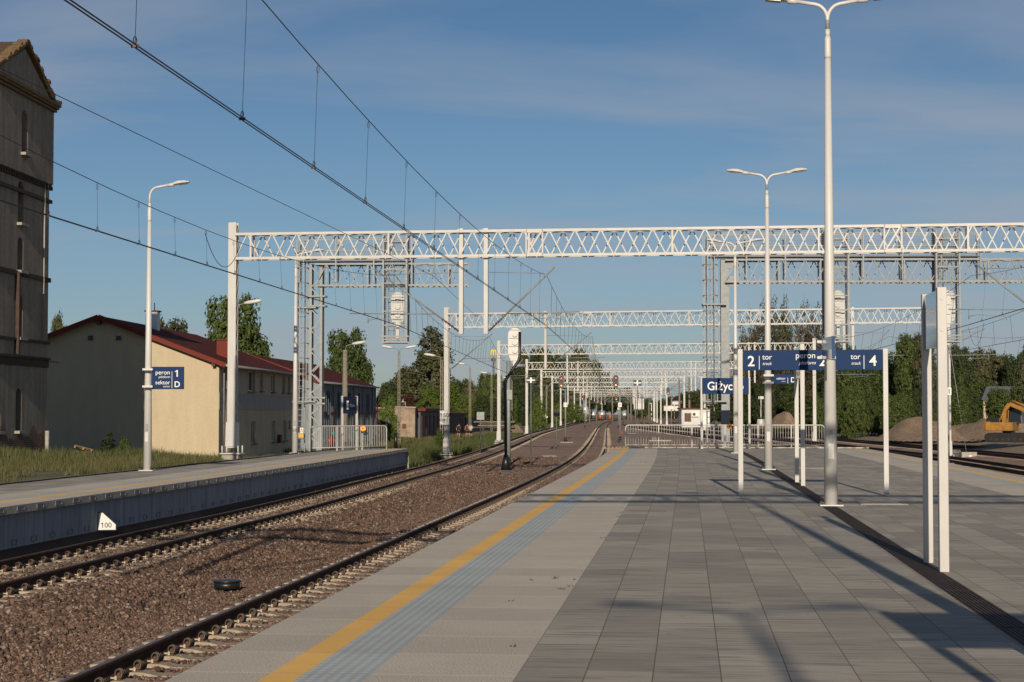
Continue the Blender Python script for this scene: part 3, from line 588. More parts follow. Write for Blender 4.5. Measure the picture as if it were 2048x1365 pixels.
def portal(L3, R3, gl, gr, label, posts=(), arms=(), fine=True, top=8.4, group='white lattice portals over the tracks', splices=(), foot=True, per=.93):
    L3 = Vector(L3); R3 = Vector(R3); D = R3-L3; D.z = 0; L = D.length; rz = math.atan2(D.y, D.x)
    t = empty('catenary_portal', (L3.x, L3.y, 0), rz, label, 'catenary portal', group)
    m = MB(); truss(m, L, top, top-1.0, .42, per=per, fine=fine); b = m.build('beam', M['white'], t)
    if splices:
        for k in splices:
            m = MB()
            for y in (-.25, .25):
                for z in (top-.07, top-.93): m.box((k, y, z), (.62, .03, .13))
            m.bar((k-.25, -.24, top-.9), (k+.25, -.24, top-.1), .06)
            for sx in (-.3, .3): m.bar((k+sx, -.24, top-1), (k+sx, -.24, top), .05)
            m.build('splice_plate', M['white'], b)
    for x, g, sgn in ((0, gl, 1), (L, gr, -1)):
        if g is None: continue
        m = MB(); wd = .3; xx = x-sgn*.12
        for y in (-.15, .15): m.box((xx, y, (top+.4+g)/2+.2), (wd, .05, top+.4-g-.4))
        m.box((xx-sgn*.12, 0, (top+.4+g)/2+.2), (.04, .27, top+.4-g-.4))
        if fine:
            z = g+1.6
            while z < top: m.bar((xx+sgn*.13, -.12, z), (xx+sgn*.13, .12, z+.5), .04); z += .5
        lg = m.build('leg', M['white'], t)
        m = MB(); m.box((xx, 0, g+.9), (.42, .42, .9), taper=.92)
        m.box((xx, 0, g+(.32 if g < -.5 else .19)), (.75, .75, .04))
        for a in (-.3, .3):
            for c_ in (-.3, .3): m.tube([(xx+a, c_, g+.2), (xx+a, c_, g+.48)], .03, 6)
        m.build('base_plate', M['white'], lg)
        m = MB(); m.box((xx, 0, g+.05), (.95, .95, .34) if g < -.5 else (.62, .62, .16)); m.build('footing', M['conc'], t)
    for x in posts:
        m = MB(); m.box((x, 0, (top+.07+4.6)/2), (.15, .20, top+.07-4.6))
        for z in (top, top-1.0): m.box((x, 0, z), (.22, .5, .06))
        m.build('hanging_post', M['white'], t)
    for px, tx in arms: cantilever(t, px, tx, fine=fine)
    return t, rz
def lx(t, Yw, d):
    """local x on the portal of the line with offset d"""
    p = PY(Yw, d); for_ = Vector((math.cos(t[1]), math.sin(t[1]), 0)); o = t[0].location if hasattr(t[0], 'location') else t[0]
    return (p-Vector((o.x, o.y, 0))).dot(for_)
def mkportal(L3, R3, gl, gr, label, postd, armd, Yc, **k):
    L3 = Vector(L3); R3 = Vector(R3); D = R3-L3; rz = math.atan2(D.y, D.x)
    f = lambda d: lx((type('o', (), {'location': L3}), rz), Yc, d)
    return portal(L3, R3, gl, gr, label, posts=[f(d) for d in postd], arms=[(f(a), f(b)) for a, b in armd], **k)
PORT = []
L1 = A(480, 468, 66.0); 
mkportal((L1.x-.12, 66.0, 0), (27.0, 61.3, 0), 0.02, -1.2, 'nearest white portal in view, its left leg bolted to the left platform', (-2.42, -1.5, 18.9), ((-2.42, dB(66)), (-1.5, .75), (18.9, 16.3), (18.9, 20.9)), 65.5, splices=(11.2, 24.0))
mkportal((-8.9, 12.6, 0), (24.0, 10.6, 0), None, None, 'white portal beam passing overhead beside the photographer, out of view', (-2.42, -1.5, 18.9), ((-2.42, -4.95), (-1.5, .75)), 12.2)
PY_ = [12.2, 66.0, 119, 173.6, 233, 283, 335, 389, 443, 497, 551, 605]
RD = {119: (27.4, 112.0), 173.6: (28.5, 168.0), 233: (29.2, 229), 283: (30.2, 279.5), 335: (32.0, 331)}
names = ['second', 'third', 'fourth', 'fifth', 'sixth', 'seventh', 'eighth', 'ninth', 'tenth', 'eleventh']
for i, Y in enumerate(PY_[2:]):
    l = PY(Y, -8.9+.05*i)
    if Y in RD: r = Vector((RD[Y][0], RD[Y][1], 0))
    else: r = PY(Y, 14.2)+Vector((0, -1, 0))
    dm = (dC(Y)+dD(Y))/2
    mkportal((l.x, Y, 0), (r.x, r.y, 0), -1.38, -1.38, f'{names[i]} white portal counted from the camera, spanning all the tracks' if i < 5 else 'small far white portal in the dense row along the curving tracks',
             (-2.1, dm-.28, dm+.28), ((-8.75, dB(Y)), (-2.1, .75), (dm-.28, dC(Y)), (dm+.28, dD(Y)))+(((21.9, 26.4),) if Y < 200 else ()), Y, fine=(i < 3), splices=(9.5, 20.5) if i < 2 else (), per=.93 if i < 5 else 1.3)
# number plates on the second portal's left leg
def plate_sign(name, loc, w, h, mat, label=None, cat=None, parent=None, rz=0, th=.012):
    if parent is None: t = empty(name, loc, rz, label, cat); b = MB().box((0, 0, 0), (w, th, h)).build('board', mat, t); return t
    return MB().box(loc, (w, th, h)).build(name, mat, parent)
l2 = PY(119, -8.9); pt = A(889, 836, 118.6)
t = plate_sign('number_plate', (pt.x, 118.68, pt.z), .62, .95, M['letter'], 'white number plate reading 150 8. on the second portal leg', 'number plate')
text('150', .42, t, (0, -.012, .03), X_, Z_, M['ink'], align='CENTER'); text('8.', .42, t, (0, -.012, -.36), X_, Z_, M['ink'], align='CENTER')
# ================================================================== OVERHEAD WIRES
def wire_line(dfun, stag, label, gaps=1.0, ms=(0, 0), nd_=13, z0=4.95, zm=6.8):
    t = empty('overhead_line', (0, 0, 0), 0, label, 'overhead line', 'overhead lines above the tracks')
    ys = [12.2, 65.6, 118, 172, 231, 281, 333, 387, 441, 495, 549]; sup = []
    for i, Y in enumerate(ys):
        c = PY(Y, dfun(Y)); sup.append((Vector((c.x+(stag[i] if i < 2 else .18*(1 if i % 2 else -1)), c.y, z0)), Vector((c.x+(ms[min(i, 1)] if i < 2 else 0), c.y, zm))))
    for off in (-.022, .022):
        m = MB()
        for a, b in zip(sup[:-1], sup[1:]):
            r = .0075 if a[0].y < 100 else .011
            m.tube([a[0]+Vector((off, 0, 0)), b[0]+Vector((off, 0, 0))], r, 5, cap=False)
        m.build('contact_wire', M['wire'], t)
    m = MB(); dr = []
    for i, (a, b) in enumerate(zip(sup[:-1], sup[1:])):
        n = 16; gap = gaps; pts = []
        for k in range(n+1):
            f = k/n; p = a[1].lerp(b[1], f); p.z = z0+gap+(zm-z0-gap)*(2*f-1)**2; pts.append(p)
        r = .0075 if i == 0 else (.009 if i < 3 else .014)
        m.tube(pts, r, 5, cap=False)
        if i < 4:
            for k in range(nd_):
                f = (k+.87)/(nd_+.7); p = a[1].lerp(b[1], f); p.z = z0+gap+(zm-z0-gap)*(2*f-1)**2; q = a[0].lerp(b[0], f); dr.append((q, p, i))
    m.build('messenger_wire', M['wire'], t)
    for q, p, i in dr:
        m = MB(); m.tube([q, p], .0028 if i == 0 else .006, 4); 
        if i == 0:
            m.tube([p+Vector((.02*math.cos(a), 0, -.07+.05*math.sin(a))) for a in [x*.9 for x in range(8)]], .003, 4)
            m.tube([q+Vector((.015*math.cos(a), 0, .05+.035*math.sin(a))) for a in [x*.9 for x in range(8)]], .005, 4); m.box(q, (.07, .03, .03))
        m.build('dropper', M['wire'], t)
    return t
wire_line(dA, (.15, -.15), 'overhead wires over the near track, steepest lines from the top left', 1.14, (.20, -.12))
wire_line(dB, (.32, .55), 'overhead wires over the track beside the left platform', .78, (.36, .45), 21)
wire_line(dC, (.2, -.2), 'overhead wires just right of the island platform')
wire_line(dD, (-.2, .2), 'overhead wires over the middle right-hand track')
wire_line(dE, (.2, -.2), 'overhead wires over the farthest right-hand track')
# single feeder that drops to the first portal, and other anchored wires
def single(pts, r, label, cat='wire', name='feeder_wire', mat='wire'):
    m = MB(); m.tube(pts, r, 5); return m.build(name, M[mat], label=label, cat=cat)
a = A(-1717, -688, 12.2); b = A(868, 553, 64.8)
single([a.lerp(b, k/14) for k in range(15)], .0075, 'single dark wire rising left across the tower to the frame edge')
single([b, A(952, 633, 118)], .009, 'thin wire running on from the insulator toward the second portal')
t = empty('wire_hanger', b, 0, 'small ring hanger with insulator under the nearest portal beam', 'wire hanger')
m = MB(); m.tube([(0, 0, .75), (0, 0, .12)], .012, 5); m.build('rod', M['galv'], t)
m = MB(); m.tube([(0.07*math.cos(x*.6), 0, .06+.07*math.sin(x*.6)) for x in range(12)], .016, 5); m.build('ring', M['galv'], t)
# jumper loops
def loop(p0, p1, sag, label, r=.008):
    p0 = Vector(p0); p1 = Vector(p1); pts = [p0.lerp(p1, k/12)-Vector((0, 0, sag*(1-(2*k/12-1)**2))) for k in range(13)]; single(pts, r, label, 'jumper cable', 'jumper_cable', 'black')
loop(A(410, 467, 39.0), A(480, 494, 43.5), .62, 'black jumper cable looping down beside the nearest portal leg')
loop(A(1937, 655, 84), A(1968, 646, 80), .95, 'black jumper cable looping between wires at the right edge')
# ================================================================== LAMPS
def lamp_arm(m, mh, ml, s, H, reach=.58):
    pts = [(0, 0, H-.62), (0, 0, H-.42)]
    for k in range(1, 7): a = k/6*R(82); pts.append((s*.26*(1-math.cos(a)), 0, H-.42+.30*math.sin(a)))
    pts.append((s*reach, 0, H-.06)); m.tube(pts, .036, 8)
    a = Vector((s*reach, 0, H-.065)); b = Vector((s*(reach+.62), 0, H+.02)); d = (b-a); n = Vector((0, 0, 1))
    mh.tube([a-d*.05, a+d*.25], [.045, .06], 8)
    sec = [(0.22, .06, .05), (.45, .13, .075), (.75, .14, .06), (1.0, .07, .02)]; vs = []; fs = []
    for f, wy, hz in sec:
        c = a+d*f; vs += [c+Vector((0, -wy, -.01)), c+Vector((0, -wy*.7, hz)), c+Vector((0, wy*.7, hz)), c+Vector((0, wy, -.01)), c+Vector((0, 0, -.03))]
    for i in range(3):
        for k in range(5): fs.append((i*5+k, i*5+(k+1) % 5, i*5+5+(k+1) % 5, i*5+5+k))
    fs += [(4, 3, 2, 1, 0), (15, 16, 17, 18, 19)]; mh.add(vs, fs)
    ml.box(a+d*.68+Vector((0, 0, -.035)), (.28, .17, .012), ry=-s*.13)
def plat_lamp(p, H, arms, rz, label, group):
    t = empty('platform_lamp', p, rz, label, 'platform lamp', group); m = MB()
    m.tube([(0, 0, .002), (0, 0, H*.45), (0, 0, H-1.15)], [.125, .09, .058], 20); m.tube([(0, 0, H-1.15), (0, 0, H-1.1), (0, 0, H-.78), (0, 0, H-.72)], [.058, .066, .062, .045], 12)
    m.tube([(0, 0, H-.75), (0, 0, H-.6)], .046, 10); m.box((0, -.118, 1.0), (.1, .012, .28)); pole = m.build('pole', M['whitecl'], t)
    m = MB(); m.box((0, -.128, 1.28), (.07, .006, .2)); m.build('label_plate', M['galv'], pole)
    m = MB(); m.box((0, 0, .015), (.42, .42, .025)); b = m.build('base_plate', M['whitecl'], t); m = MB()
    for a in (-.16, .16):
        for c in (-.16, .16): m = MB(); m.tube([(a, c, .008), (a, c, .11)], .024, 6); m.box((a, c, .05), (.06, .06, .05)); m.build('anchor_bolt', M['black'], b)
    for s in arms:
        m = MB(); mh = MB(); ml = MB(); lamp_arm(m, mh, ml, s, H); ar = m.build('arm', M['whitecl'], t); mh.build('lamp_head', M['whitecl'], t); 
        ml.build('lens', M['lamp'], t)
    return t
g = 'white double-headed lamps along the island platform'
for (px, py, H, lab) in ((1662, 1012, 9.43, 'nearest and tallest white double lamp, cut by the top of the photo'), (1537, 940, 9.05, 'middle white double lamp carrying the sektor D sign'), (1472, 907, 9.1, 'farthest white double lamp on the island platform')):
    p = G(px, py); plat_lamp(p, H, (-1, 1), -math.atan(sl(p.y)), lab, g)
plat_lamp(P(11.6, 8.3), 9.1, (-1, 1), -.1, 'white double lamp beside the photographer, out of view', g); plat_lamp(Vector((.85, -11.4, 0)), 9.1, (-1, 1), -.1, 'white double lamp behind the photographer, out of view', g)
g = 'white single-headed lamps along the left platform'
p = G(295, 942); plat_lamp(p, 8.55, (1,), -.09, 'white single-arm lamp with the peron 1 sign on its pole', g)
p = G(590, 907.5); plat_lamp(p, 8.6, (1,), -.085, 'white single-arm lamp just left of the grey ladder', g)
# old concrete lamps
def old_lamp(px, ytop, ybot, Y, heads, label, lattice=True, lean=0, w=.22, group='old concrete lamp posts beyond the left platform'):
    top = A(px, ytop, Y); bot = A(px-lean, ybot, Y); t = empty('concrete_lamp', bot, 0, label, 'lamp post', group); m = MB(); d = top-bot
    if lattice:
        for s in (-1, 1): m.bar((s*w*.45, 0, 0), (d.x+s*w*.3, 0, d.z), .07, .14)
        n = max(6, int(d.z/.55))
        for k in range(n+1): f = k/n; c = Vector((d.x*f, 0, d.z*f)); m.bar(c+Vector((-w*.4, 0, 0)), c+Vector((w*.4, 0, 0)), .12, .06)
    else: m.tube([(0, 0, 0), (d.x, 0, d.z)], [w*.9, w*.55], 10)
    m.build('post', M['oldconc'], t); top_l = Vector((d.x, 0, d.z))
    for s in heads:
        m = MB(); m.tube([top_l-Vector((0, 0, .1)), top_l+Vector((s*.1, 0, .3)), top_l+Vector((s*.55, 0, .42))], .03, 6); ar = m.build('arm', M['galv'], t)
        m = MB(); q = top_l+Vector((s*.5, 0, .43)); m.tube([q, q+Vector((s*.25, 0, .03)), q+Vector((s*.8, 0, .12)), q+Vector((s*1.0, 0, .13))], [.06, .11, .12, .05], 8); m.build('lamp_head', M['whitecl'], ar)
old_lamp(798, 706, 893, 150, (-1, 1), 'lattice concrete post with two white lamp heads above the shed')
old_lamp(690, 700, 884, 128, (1,), 'round concrete post with a white lamp behind the small station sign', lattice=False, w=.28)
old_lamp(883, 722, 885, 150, (-1,), 'lattice concrete lamp post just left of the 150 portal leg')
old_lamp(940, 737, 861, 190, (-1,), 'lattice concrete lamp post left of the square grey sign back')
old_lamp(983, 753, 862, 240, (-1,), 'lattice concrete lamp post just left of the third portal leg')
old_lamp(1024, 762, 858, 290, (-1,), 'lattice concrete lamp post just right of the black signal mast')
old_lamp(1050, 770, 858, 330, (-1,), 'far lattice concrete lamp post beyond the track excavator')
old_lamp(470, 622, 921, 98, (1,), 'leaning round post with a lamp in front of the cream house', lattice=False, lean=16, w=.3)
# plain grey masts in the distance
gm = 'old grey concrete masts far down the line'
for px, yt, yb, Y in ((1093, 770, 845, 330), (1179, 785, 838, 380), (1193, 785, 838, 400), (1225, 786, 838, 420), (1256, 790, 842, 400), (1262, 788, 842, 420), (1284, 790, 840, 460), (1359, 760, 846, 300), (1379, 755, 848, 290), (1271, 795, 838, 470), (1298, 800, 838, 480), (1462, 690, 850, 260)):
    b = A(px, yb, Y); h = A(px, yt, Y).z-b.z; m = MB(); m.tube([(0, 0, -1), (0, 0, h)], [.2, .13], 8); m.build('concrete_mast', M['oldconc'], loc=b, label='plain grey concrete mast among the far portals', cat='mast', group=gm)
# ================================================================== SIGNS
def board_text(t, items, y):
    for it in items: text(it[0], it[1], t, (it[2], y, it[3]), X_, Z_, M['letter'], align=it[4], shear=it[5], bold=it[6])
# hanging clamp signs on lamp poles
def pole_sign(px0, px1, y0, y1, Y, label, items, bars, clamp_px, xdir=1):
    a = A(px0, y0, Y); b = A(px1, y1, Y); W = b.x-a.x; H = a.z-b.z; c = (a+b)/2
    t = empty('direction_sign', c, 0, label, 'sign'); MB().box((0, 0, 0), (W, .05, H)).build('board', M['blue'], t, bevel=.006)
    cl = A(clamp_px, (y0+y1)/2, Y).x-c.x
    for z in (H*.38, -H*.38):
        m = MB(); m.box((cl+.0, 0, z), (.30, .30, .06)); m.box(((cl-W/2)/2-.02, 0, z), (abs(-W/2-cl)+.06, .04, .05)); m.build('clamp', M['whitecl'], t)
    for (x, z0, z1) in bars: MB().box((x*W-W/2, -.029, (z0+z1)/2*H-H/2), (.012, .006, (z1-z0)*H)).build('divider', M['letter'], t)
    for it in items: text(it[0], it[1]*H, t, (it[2]*W-W/2, -.0275, it[3]*H-H/2), X_, Z_, M['letter'], align=it[4], shear=it[5], bold=it[6])
pole_sign(304, 368, 734, 779, 52.45, 'blue sign reading peron 1 sektor D on the left platform lamp',
          [('peron', .27, .57, .66, 'RIGHT', 0, .002), ('platform', .15, .57, .50, 'RIGHT', .3, 0), ('sektor', .25, .57, .22, 'RIGHT', 0, .002), ('sector', .12, .57, .09, 'RIGHT', .3, 0), ('1', .42, .79, .56, 'CENTER', 0, .014), ('D', .36, .79, .10, 'CENTER', 0, .014)], [(.63, .04, .80)], 297)
pole_sign(1544, 1598, 749, 768.5, 53.3, 'small blue sign reading sektor D on the middle double lamp',
          [('sektor', .36, .50, .46, 'RIGHT', 0, .002), ('sector', .17, .50, .22, 'RIGHT', .3, 0), ('D', .72, .78, .18, 'CENTER', 0, .014)], [(.58, .06, .66)], 1536)
# clear edge-on sign on the nearest lamp
p = A(1667, 695, 31.55)+Vector((0, .48, 0)); t = empty('direction_sign', p, 0, 'blue sign seen edge-on, clamped to the nearest tall lamp', 'sign')
MB().box((0, 0, 0), (.06, .95, .40)).build('board', M['panel'], t, bevel=.004)
for z in (.14, -.15): MB().box((.06, .58, z), (.34, .04, .05)).build('clamp', M['whitecl'], t)
# big track sign
pl, pr = G(1482, 991), G(1773, 993); c = (pl+pr)/2; ang = math.atan2(pr.y-pl.y, pr.x-pl.x); t = empty('platform_sign', c, ang, 'long blue sign reading 2 tor, peron 2, tor 4', 'sign'); W = (pr-pl).length
for s in (-1, 1): MB().box((s*W/2, 0, 1.515), (.10, .10, 3.03)).build('post', M['white'], t, bevel=.006)
bz = 2.80; MB().box((0, 0, bz), (W-.11, .06, .42)).build('board', M['blue'], t, bevel=.005)
bx = lambda px: (px-1626.5)/(1766.5-1486.5)*(W-.10)
for it in (('2', .30, bx(1503.5), bz-.12, 'CENTER', 0, .014), ('tor', .155, bx(1526), bz+.015, 'LEFT', 0, .002), ('track', .09, bx(1526), bz-.1, 'LEFT', .3, 0), ('peron', .17, bx(1633), bz+.04, 'RIGHT', 0, .002), ('platform', .10, bx(1633), bz-.09, 'RIGHT', .3, 0), ('2', .30, bx(1647), bz-.12, 'CENTER', 0, .014),
           ('tor', .155, bx(1722), bz+.015, 'RIGHT', 0, .002), ('track', .09, bx(1722), bz-.1, 'RIGHT', .3, 0), ('4', .30, bx(1747), bz-.12, 'CENTER', 0, .014)):
    text(it[0], it[1], t, (it[2], -.0325, it[3]), X_, Z_, M['letter'], align=it[4], shear=it[5], bold=it[6])
for px in (1520, 1729): MB().box((bx(px), -.033, bz-.05), (.012, .006, .28)).build('divider', M['letter'], t)
# side-on signs
def side_sign(f, b, ztop, zb, label, L=None):
    f = Vector(f); b = Vector(b); d = b-f; t = empty('platform_sign', f, math.atan2(d.y, d.x), label, 'sign'); W = d.length
    for x in (0, W): MB().box((x, 0, ztop/2), (.10, .10, ztop)).build('post', M['white'], t, bevel=.006)
    MB().box((W/2, 0, (ztop-.02+zb)/2), (W-.10, .06, ztop-.02-zb)).build('board', M['panel'], t, bevel=.004)
    for z in (ztop-.12, zb+.18):
        MB().tube([(-.05, 0, z), (-.056, 0, z)], .022, 12).build('cap', M['white'], t)
fp = G(1888, 1144); bp = G(1857, 1126); side_sign((fp.x, fp.y, 0), (bp.x, bp.y, 0), 3.06, 2.42, 'big two-post sign seen edge-on at the right, board facing sideways')
fp = G(1606, 972); bp = G(1594, 965); side_sign((fp.x, fp.y, 0), (bp.x, bp.y, 0), 3.33, 2.52, 'slim two-post sign seen edge-on behind the long blue sign')
side_sign((2.80, 6.1, 0), (5.7, 5.85, 0), 3.08, 2.3, 'two-post sign beside the photographer, out of view')
# station name sign at the far rail
pl, pr = G(1403.5, 898), G(1499, 898); W = (pr-pl).length; t = empty('station_sign', (pl+pr)/2, math.atan2(pr.y-pl.y, pr.x-pl.x), 'blue station name sign reading Giżycko by the white railing', 'station sign')
for s in (-1, 1): MB().box((s*W/2, 0, 1.72), (.10, .10, 3.44)).build('post', M['white'], t)
zc_ = A(1450, 772.5, pl.y).z; MB().box((0, -.03, zc_), (W-.05, .05, .77)).build('board', M['blue'], t); text('Giżycko', .56, t, (0, -.058, zc_-.19), X_, Z_, M['letter'], align='CENTER', bold=.012, sx=.92)
# small station sign on the left platform
pl, pr = G(688, 901), G(709, 900.5); t = empty('station_sign', (pl+pr)/2, .55, 'narrow navy station sign at the end of the left platform', 'station sign'); W = (pr-pl).length*1.05
for s in (-1, 1): MB().box((s*W/2, 0, 1.25), (.09, .09, 2.5)).build('post', M['white'], t)
MB().box((0, -.03, 2.08), (W-.04, .05, .78)).build('board', M['navy'], t); text('Giżycko', .18, t, (-.02, -.058, 2.0), X_, Z_, M['letter'], align='LEFT', sx=.45)
m = MB(); m.box((-.12, -.058, 2.08), (.10, .006, .40)); m.build('emblem', M['letter'], t); m = MB(); m.box((-.10, -.063, 2.16), (.05, .006, .06)); m.box((-.10, -.063, 2.0), (.05, .006, .06)); m.build('emblem_detail', M['navy'], t)
# ================================================================== RAILINGS
def railing(a, b, label, H=1.12, posts=4, lz=0):
    a = Vector(a); b = Vector(b); d = b-a; W = d.length; t = empty('railing', (a.x, a.y, lz), math.atan2(d.y, d.x), label, 'railing', 'white barred railings across the platform ends'); m = MB(); r = .16
    pts = [(0, 0, 0), (0, 0, H-r)]+[(r-r*math.cos(x), 0, H-r+r*math.sin(x)) for x in (R(30), R(60), R(90))]+[(W-r, 0, H)]+[(W-r+r*math.sin(x), 0, H-r+r*math.cos(x)) for x in (R(30), R(60), R(90))]+[(W, 0, 0)]
    m.tube(pts, .028, 8); m.tube([(0, 0, .15), (W, 0, .15)], .022, 6); m.build('frame', M['white'], t)
    for k in range(1, posts): m = MB(); m.box((W*k/posts, 0, H/2), (.05, .05, H)); m.build('post', M['white'], t)
    n = int(W/.125)
    for k in range(1, n): m = MB(); m.tube([(W*k/n, 0, .15), (W*k/n, 0, H)], .011, 5, cap=False); m.build('baluster', M['white'], t)
    return t
pl, pr = G(1251, 896.5), G(1649, 896.5); railing(pl, pr, 'long white railing closing the far end of the island platform', posts=6)
pl, pr = G(622, 903.5), G(773, 899.5); railing(pl, pr, 'white railing at the end of the left platform', posts=3)
def round_sign(px, py, Y, label):
    p = A(px, py, Y); t = empty('round_sign', p, 0, label, 'sign'); MB().tube([(0, 0, 0), (0, -.02, 0)], .13, 20).build('disc', M['orange'], t); MB().tube([(0, -.021, 0), (0, -.024, 0)], .105, 20).build('face', M['yel'], t)
    m = MB(); m.tube([(0, -.025, .055), (0, -.03, .055)], .02, 8); m.box((0, -.028, -.02), (.03, .006, .11)); m.box((0, -.028, .015), (.08, .006, .02)); m.build('pictogram', M['ink'], t)
round_sign(1459, 853.5, 85.2, 'round yellow sign hanging on the long far railing'); round_sign(726, 857.5, 81.6, 'round yellow sign hanging on the left platform railing')
# pale ramp block with slots
p = G(1233, 898.5); t = empty('edge_block', p, -math.atan(sl(86)), 'pale slotted block at the platform edge left of the railing', 'edge block'); m = MB(); m.box((0, 0, .06), (1.15, .25, .10)); m.build('block', M['wood'], t)
for k in range(6): MB().box((-.45+k*.18, -.13, .08), (.10, .02, .05)).build('slot', M['black'], t)
# the distance board on the left platform wall
Yb = 37.9; p = A(213, 1044, Yb); t = empty('distance_board', p, .25, 'white board reading 100 with a cut corner on the platform wall', 'distance board')
poly = [(-.17, -.17), (.19, -.17), (.19, -.06), (-.08, .19), (-.17, .19)]
MB().prism([(a*1.1, b*1.1) for a, b in poly], (0, .012, 0), X_, Z_, .012).build('edge', M['ink'], t); MB().prism(poly, (0, -.003, 0), X_, Z_, .01).build('board', M['letter'], t); text('100', .15, t, (-.005, -.02, -.12), X_, Z_, M['ink'], align='CENTER')
MB().bar((-.1, .02, 0), (-.45, .15, 0), .03).build('bracket', M['galv'], t)
# ================================================================== GREY SIGNAL GANTRIES
def mesh_panel(m, a, b, z0, z1, st=.12, r=.007):
    a = Vector(a); b = Vector(b); L = (b-a).length; n = int(L/st)
    for k in range(n+1): p = a.lerp(b, k/n); m.bar((p.x, p.y, z0), (p.x, p.y, z1), r)
    nz = int((z1-z0)/st)
    for k in range(nz+1): z = z0+(z1-z0)*k/max(1, nz); m.bar((a.x, a.y, z), (b.x, b.y, z), r)
def signal_back(parent, x, y, z, s=1.0, name='signal_head'):
    """white round-topped signal seen from behind, base of the head at z"""
    w = .30*s; h = 1.35*s; poly = [(-w, .25*s), (-w*.8, 0), (w*.8, 0), (w, .25*s)]+[(w*math.cos(a), h-w+w*math.sin(a)) for a in [k*math.pi/10 for k in range(11)]]
    b = MB().prism(poly, (x, y+.08, z), X_, Z_, .10).build(name, M['whitecl'], parent)
    m = MB()
    for k in range(3): m.tube([(x, y-.03, z+(.33+.37*k)*s), (x, y-.10, z+(.33+.37*k)*s)], .13*s, 12)
    m.build('lamp_housing', M['whitecl'], b); m = MB()
    for k in range(4): m.box((x, y-.035, z+(.14+.37*k)*s), (w*1.75, .03, .02))
    m.build('seam', M['galv'], b); return b
def cage(t, x0, x1, z0, z1, dep=.8, mirror=1):
    m = MB()
    for x in (x0, x1):
        for y in (-dep/2-.3, dep/2-.3): m.bar((x, y, z0), (x, y, z1), .09)
    z = z0+.15
    while z < z1:
        for y in (-dep/2-.3, dep/2-.3): m.bar((x0-.05, y, z), (x1+.05, y, z), .06)
        for x in (x0, x1): m.bar((x, -dep/2-.3, z), (x, dep/2-.3, z), .06)
        z += .72
    for zz in (z0, z0+.3): m.bar((x0-.12, -dep/2-.32, zz), (x1+.12, -dep/2-.32, zz), .10, .08)
    m.box(((x0+x1)/2, -.3, z0-.02), (x1-x0, dep, .06)); c = m.build('signal_cage', M['galv'], t)
    m = MB(); mesh_panel(m, (x0, -dep/2-.3, 0), (x1, -dep/2-.3, 0), z0, z1, .11, .006); mesh_panel(m, (x0, dep/2-.3, 0), (x1, dep/2-.3, 0), z0, z1, .22, .006); m.build('wire_mesh', M['galv'], c)
    m = MB(); m.box((x1+.05 if mirror > 0 else x0-.05, -.3, (z0+z1)/2+.15), (.05, dep*.9, z1-z0-.4)); m.build('side_plate', M['slate'], c)
    m = MB(); lad = x0+.2
    for s in (0, .28): m.bar((lad+s, .0, z0+.2), (lad+s, .0, z1), .04)
    z = z0+.3
    while z < z1: m.bar((lad, .0, z), (lad+.28, .0, z), .03); z += .3
    m.build('ladder', M['galvd'], c)
    signal_back(t, (x0+x1)/2+.1, -.25, z0+1.05, 1.15)
    m = MB(); m.box(((x0+x1)/2+.1, -.25, z0+.65), (.14, .14, .9)); m.box(((x0+x1)/2+.1, -.25, z0+.95), (.34, .2, .12)); m.build('signal_post', M['whitecl'], t)
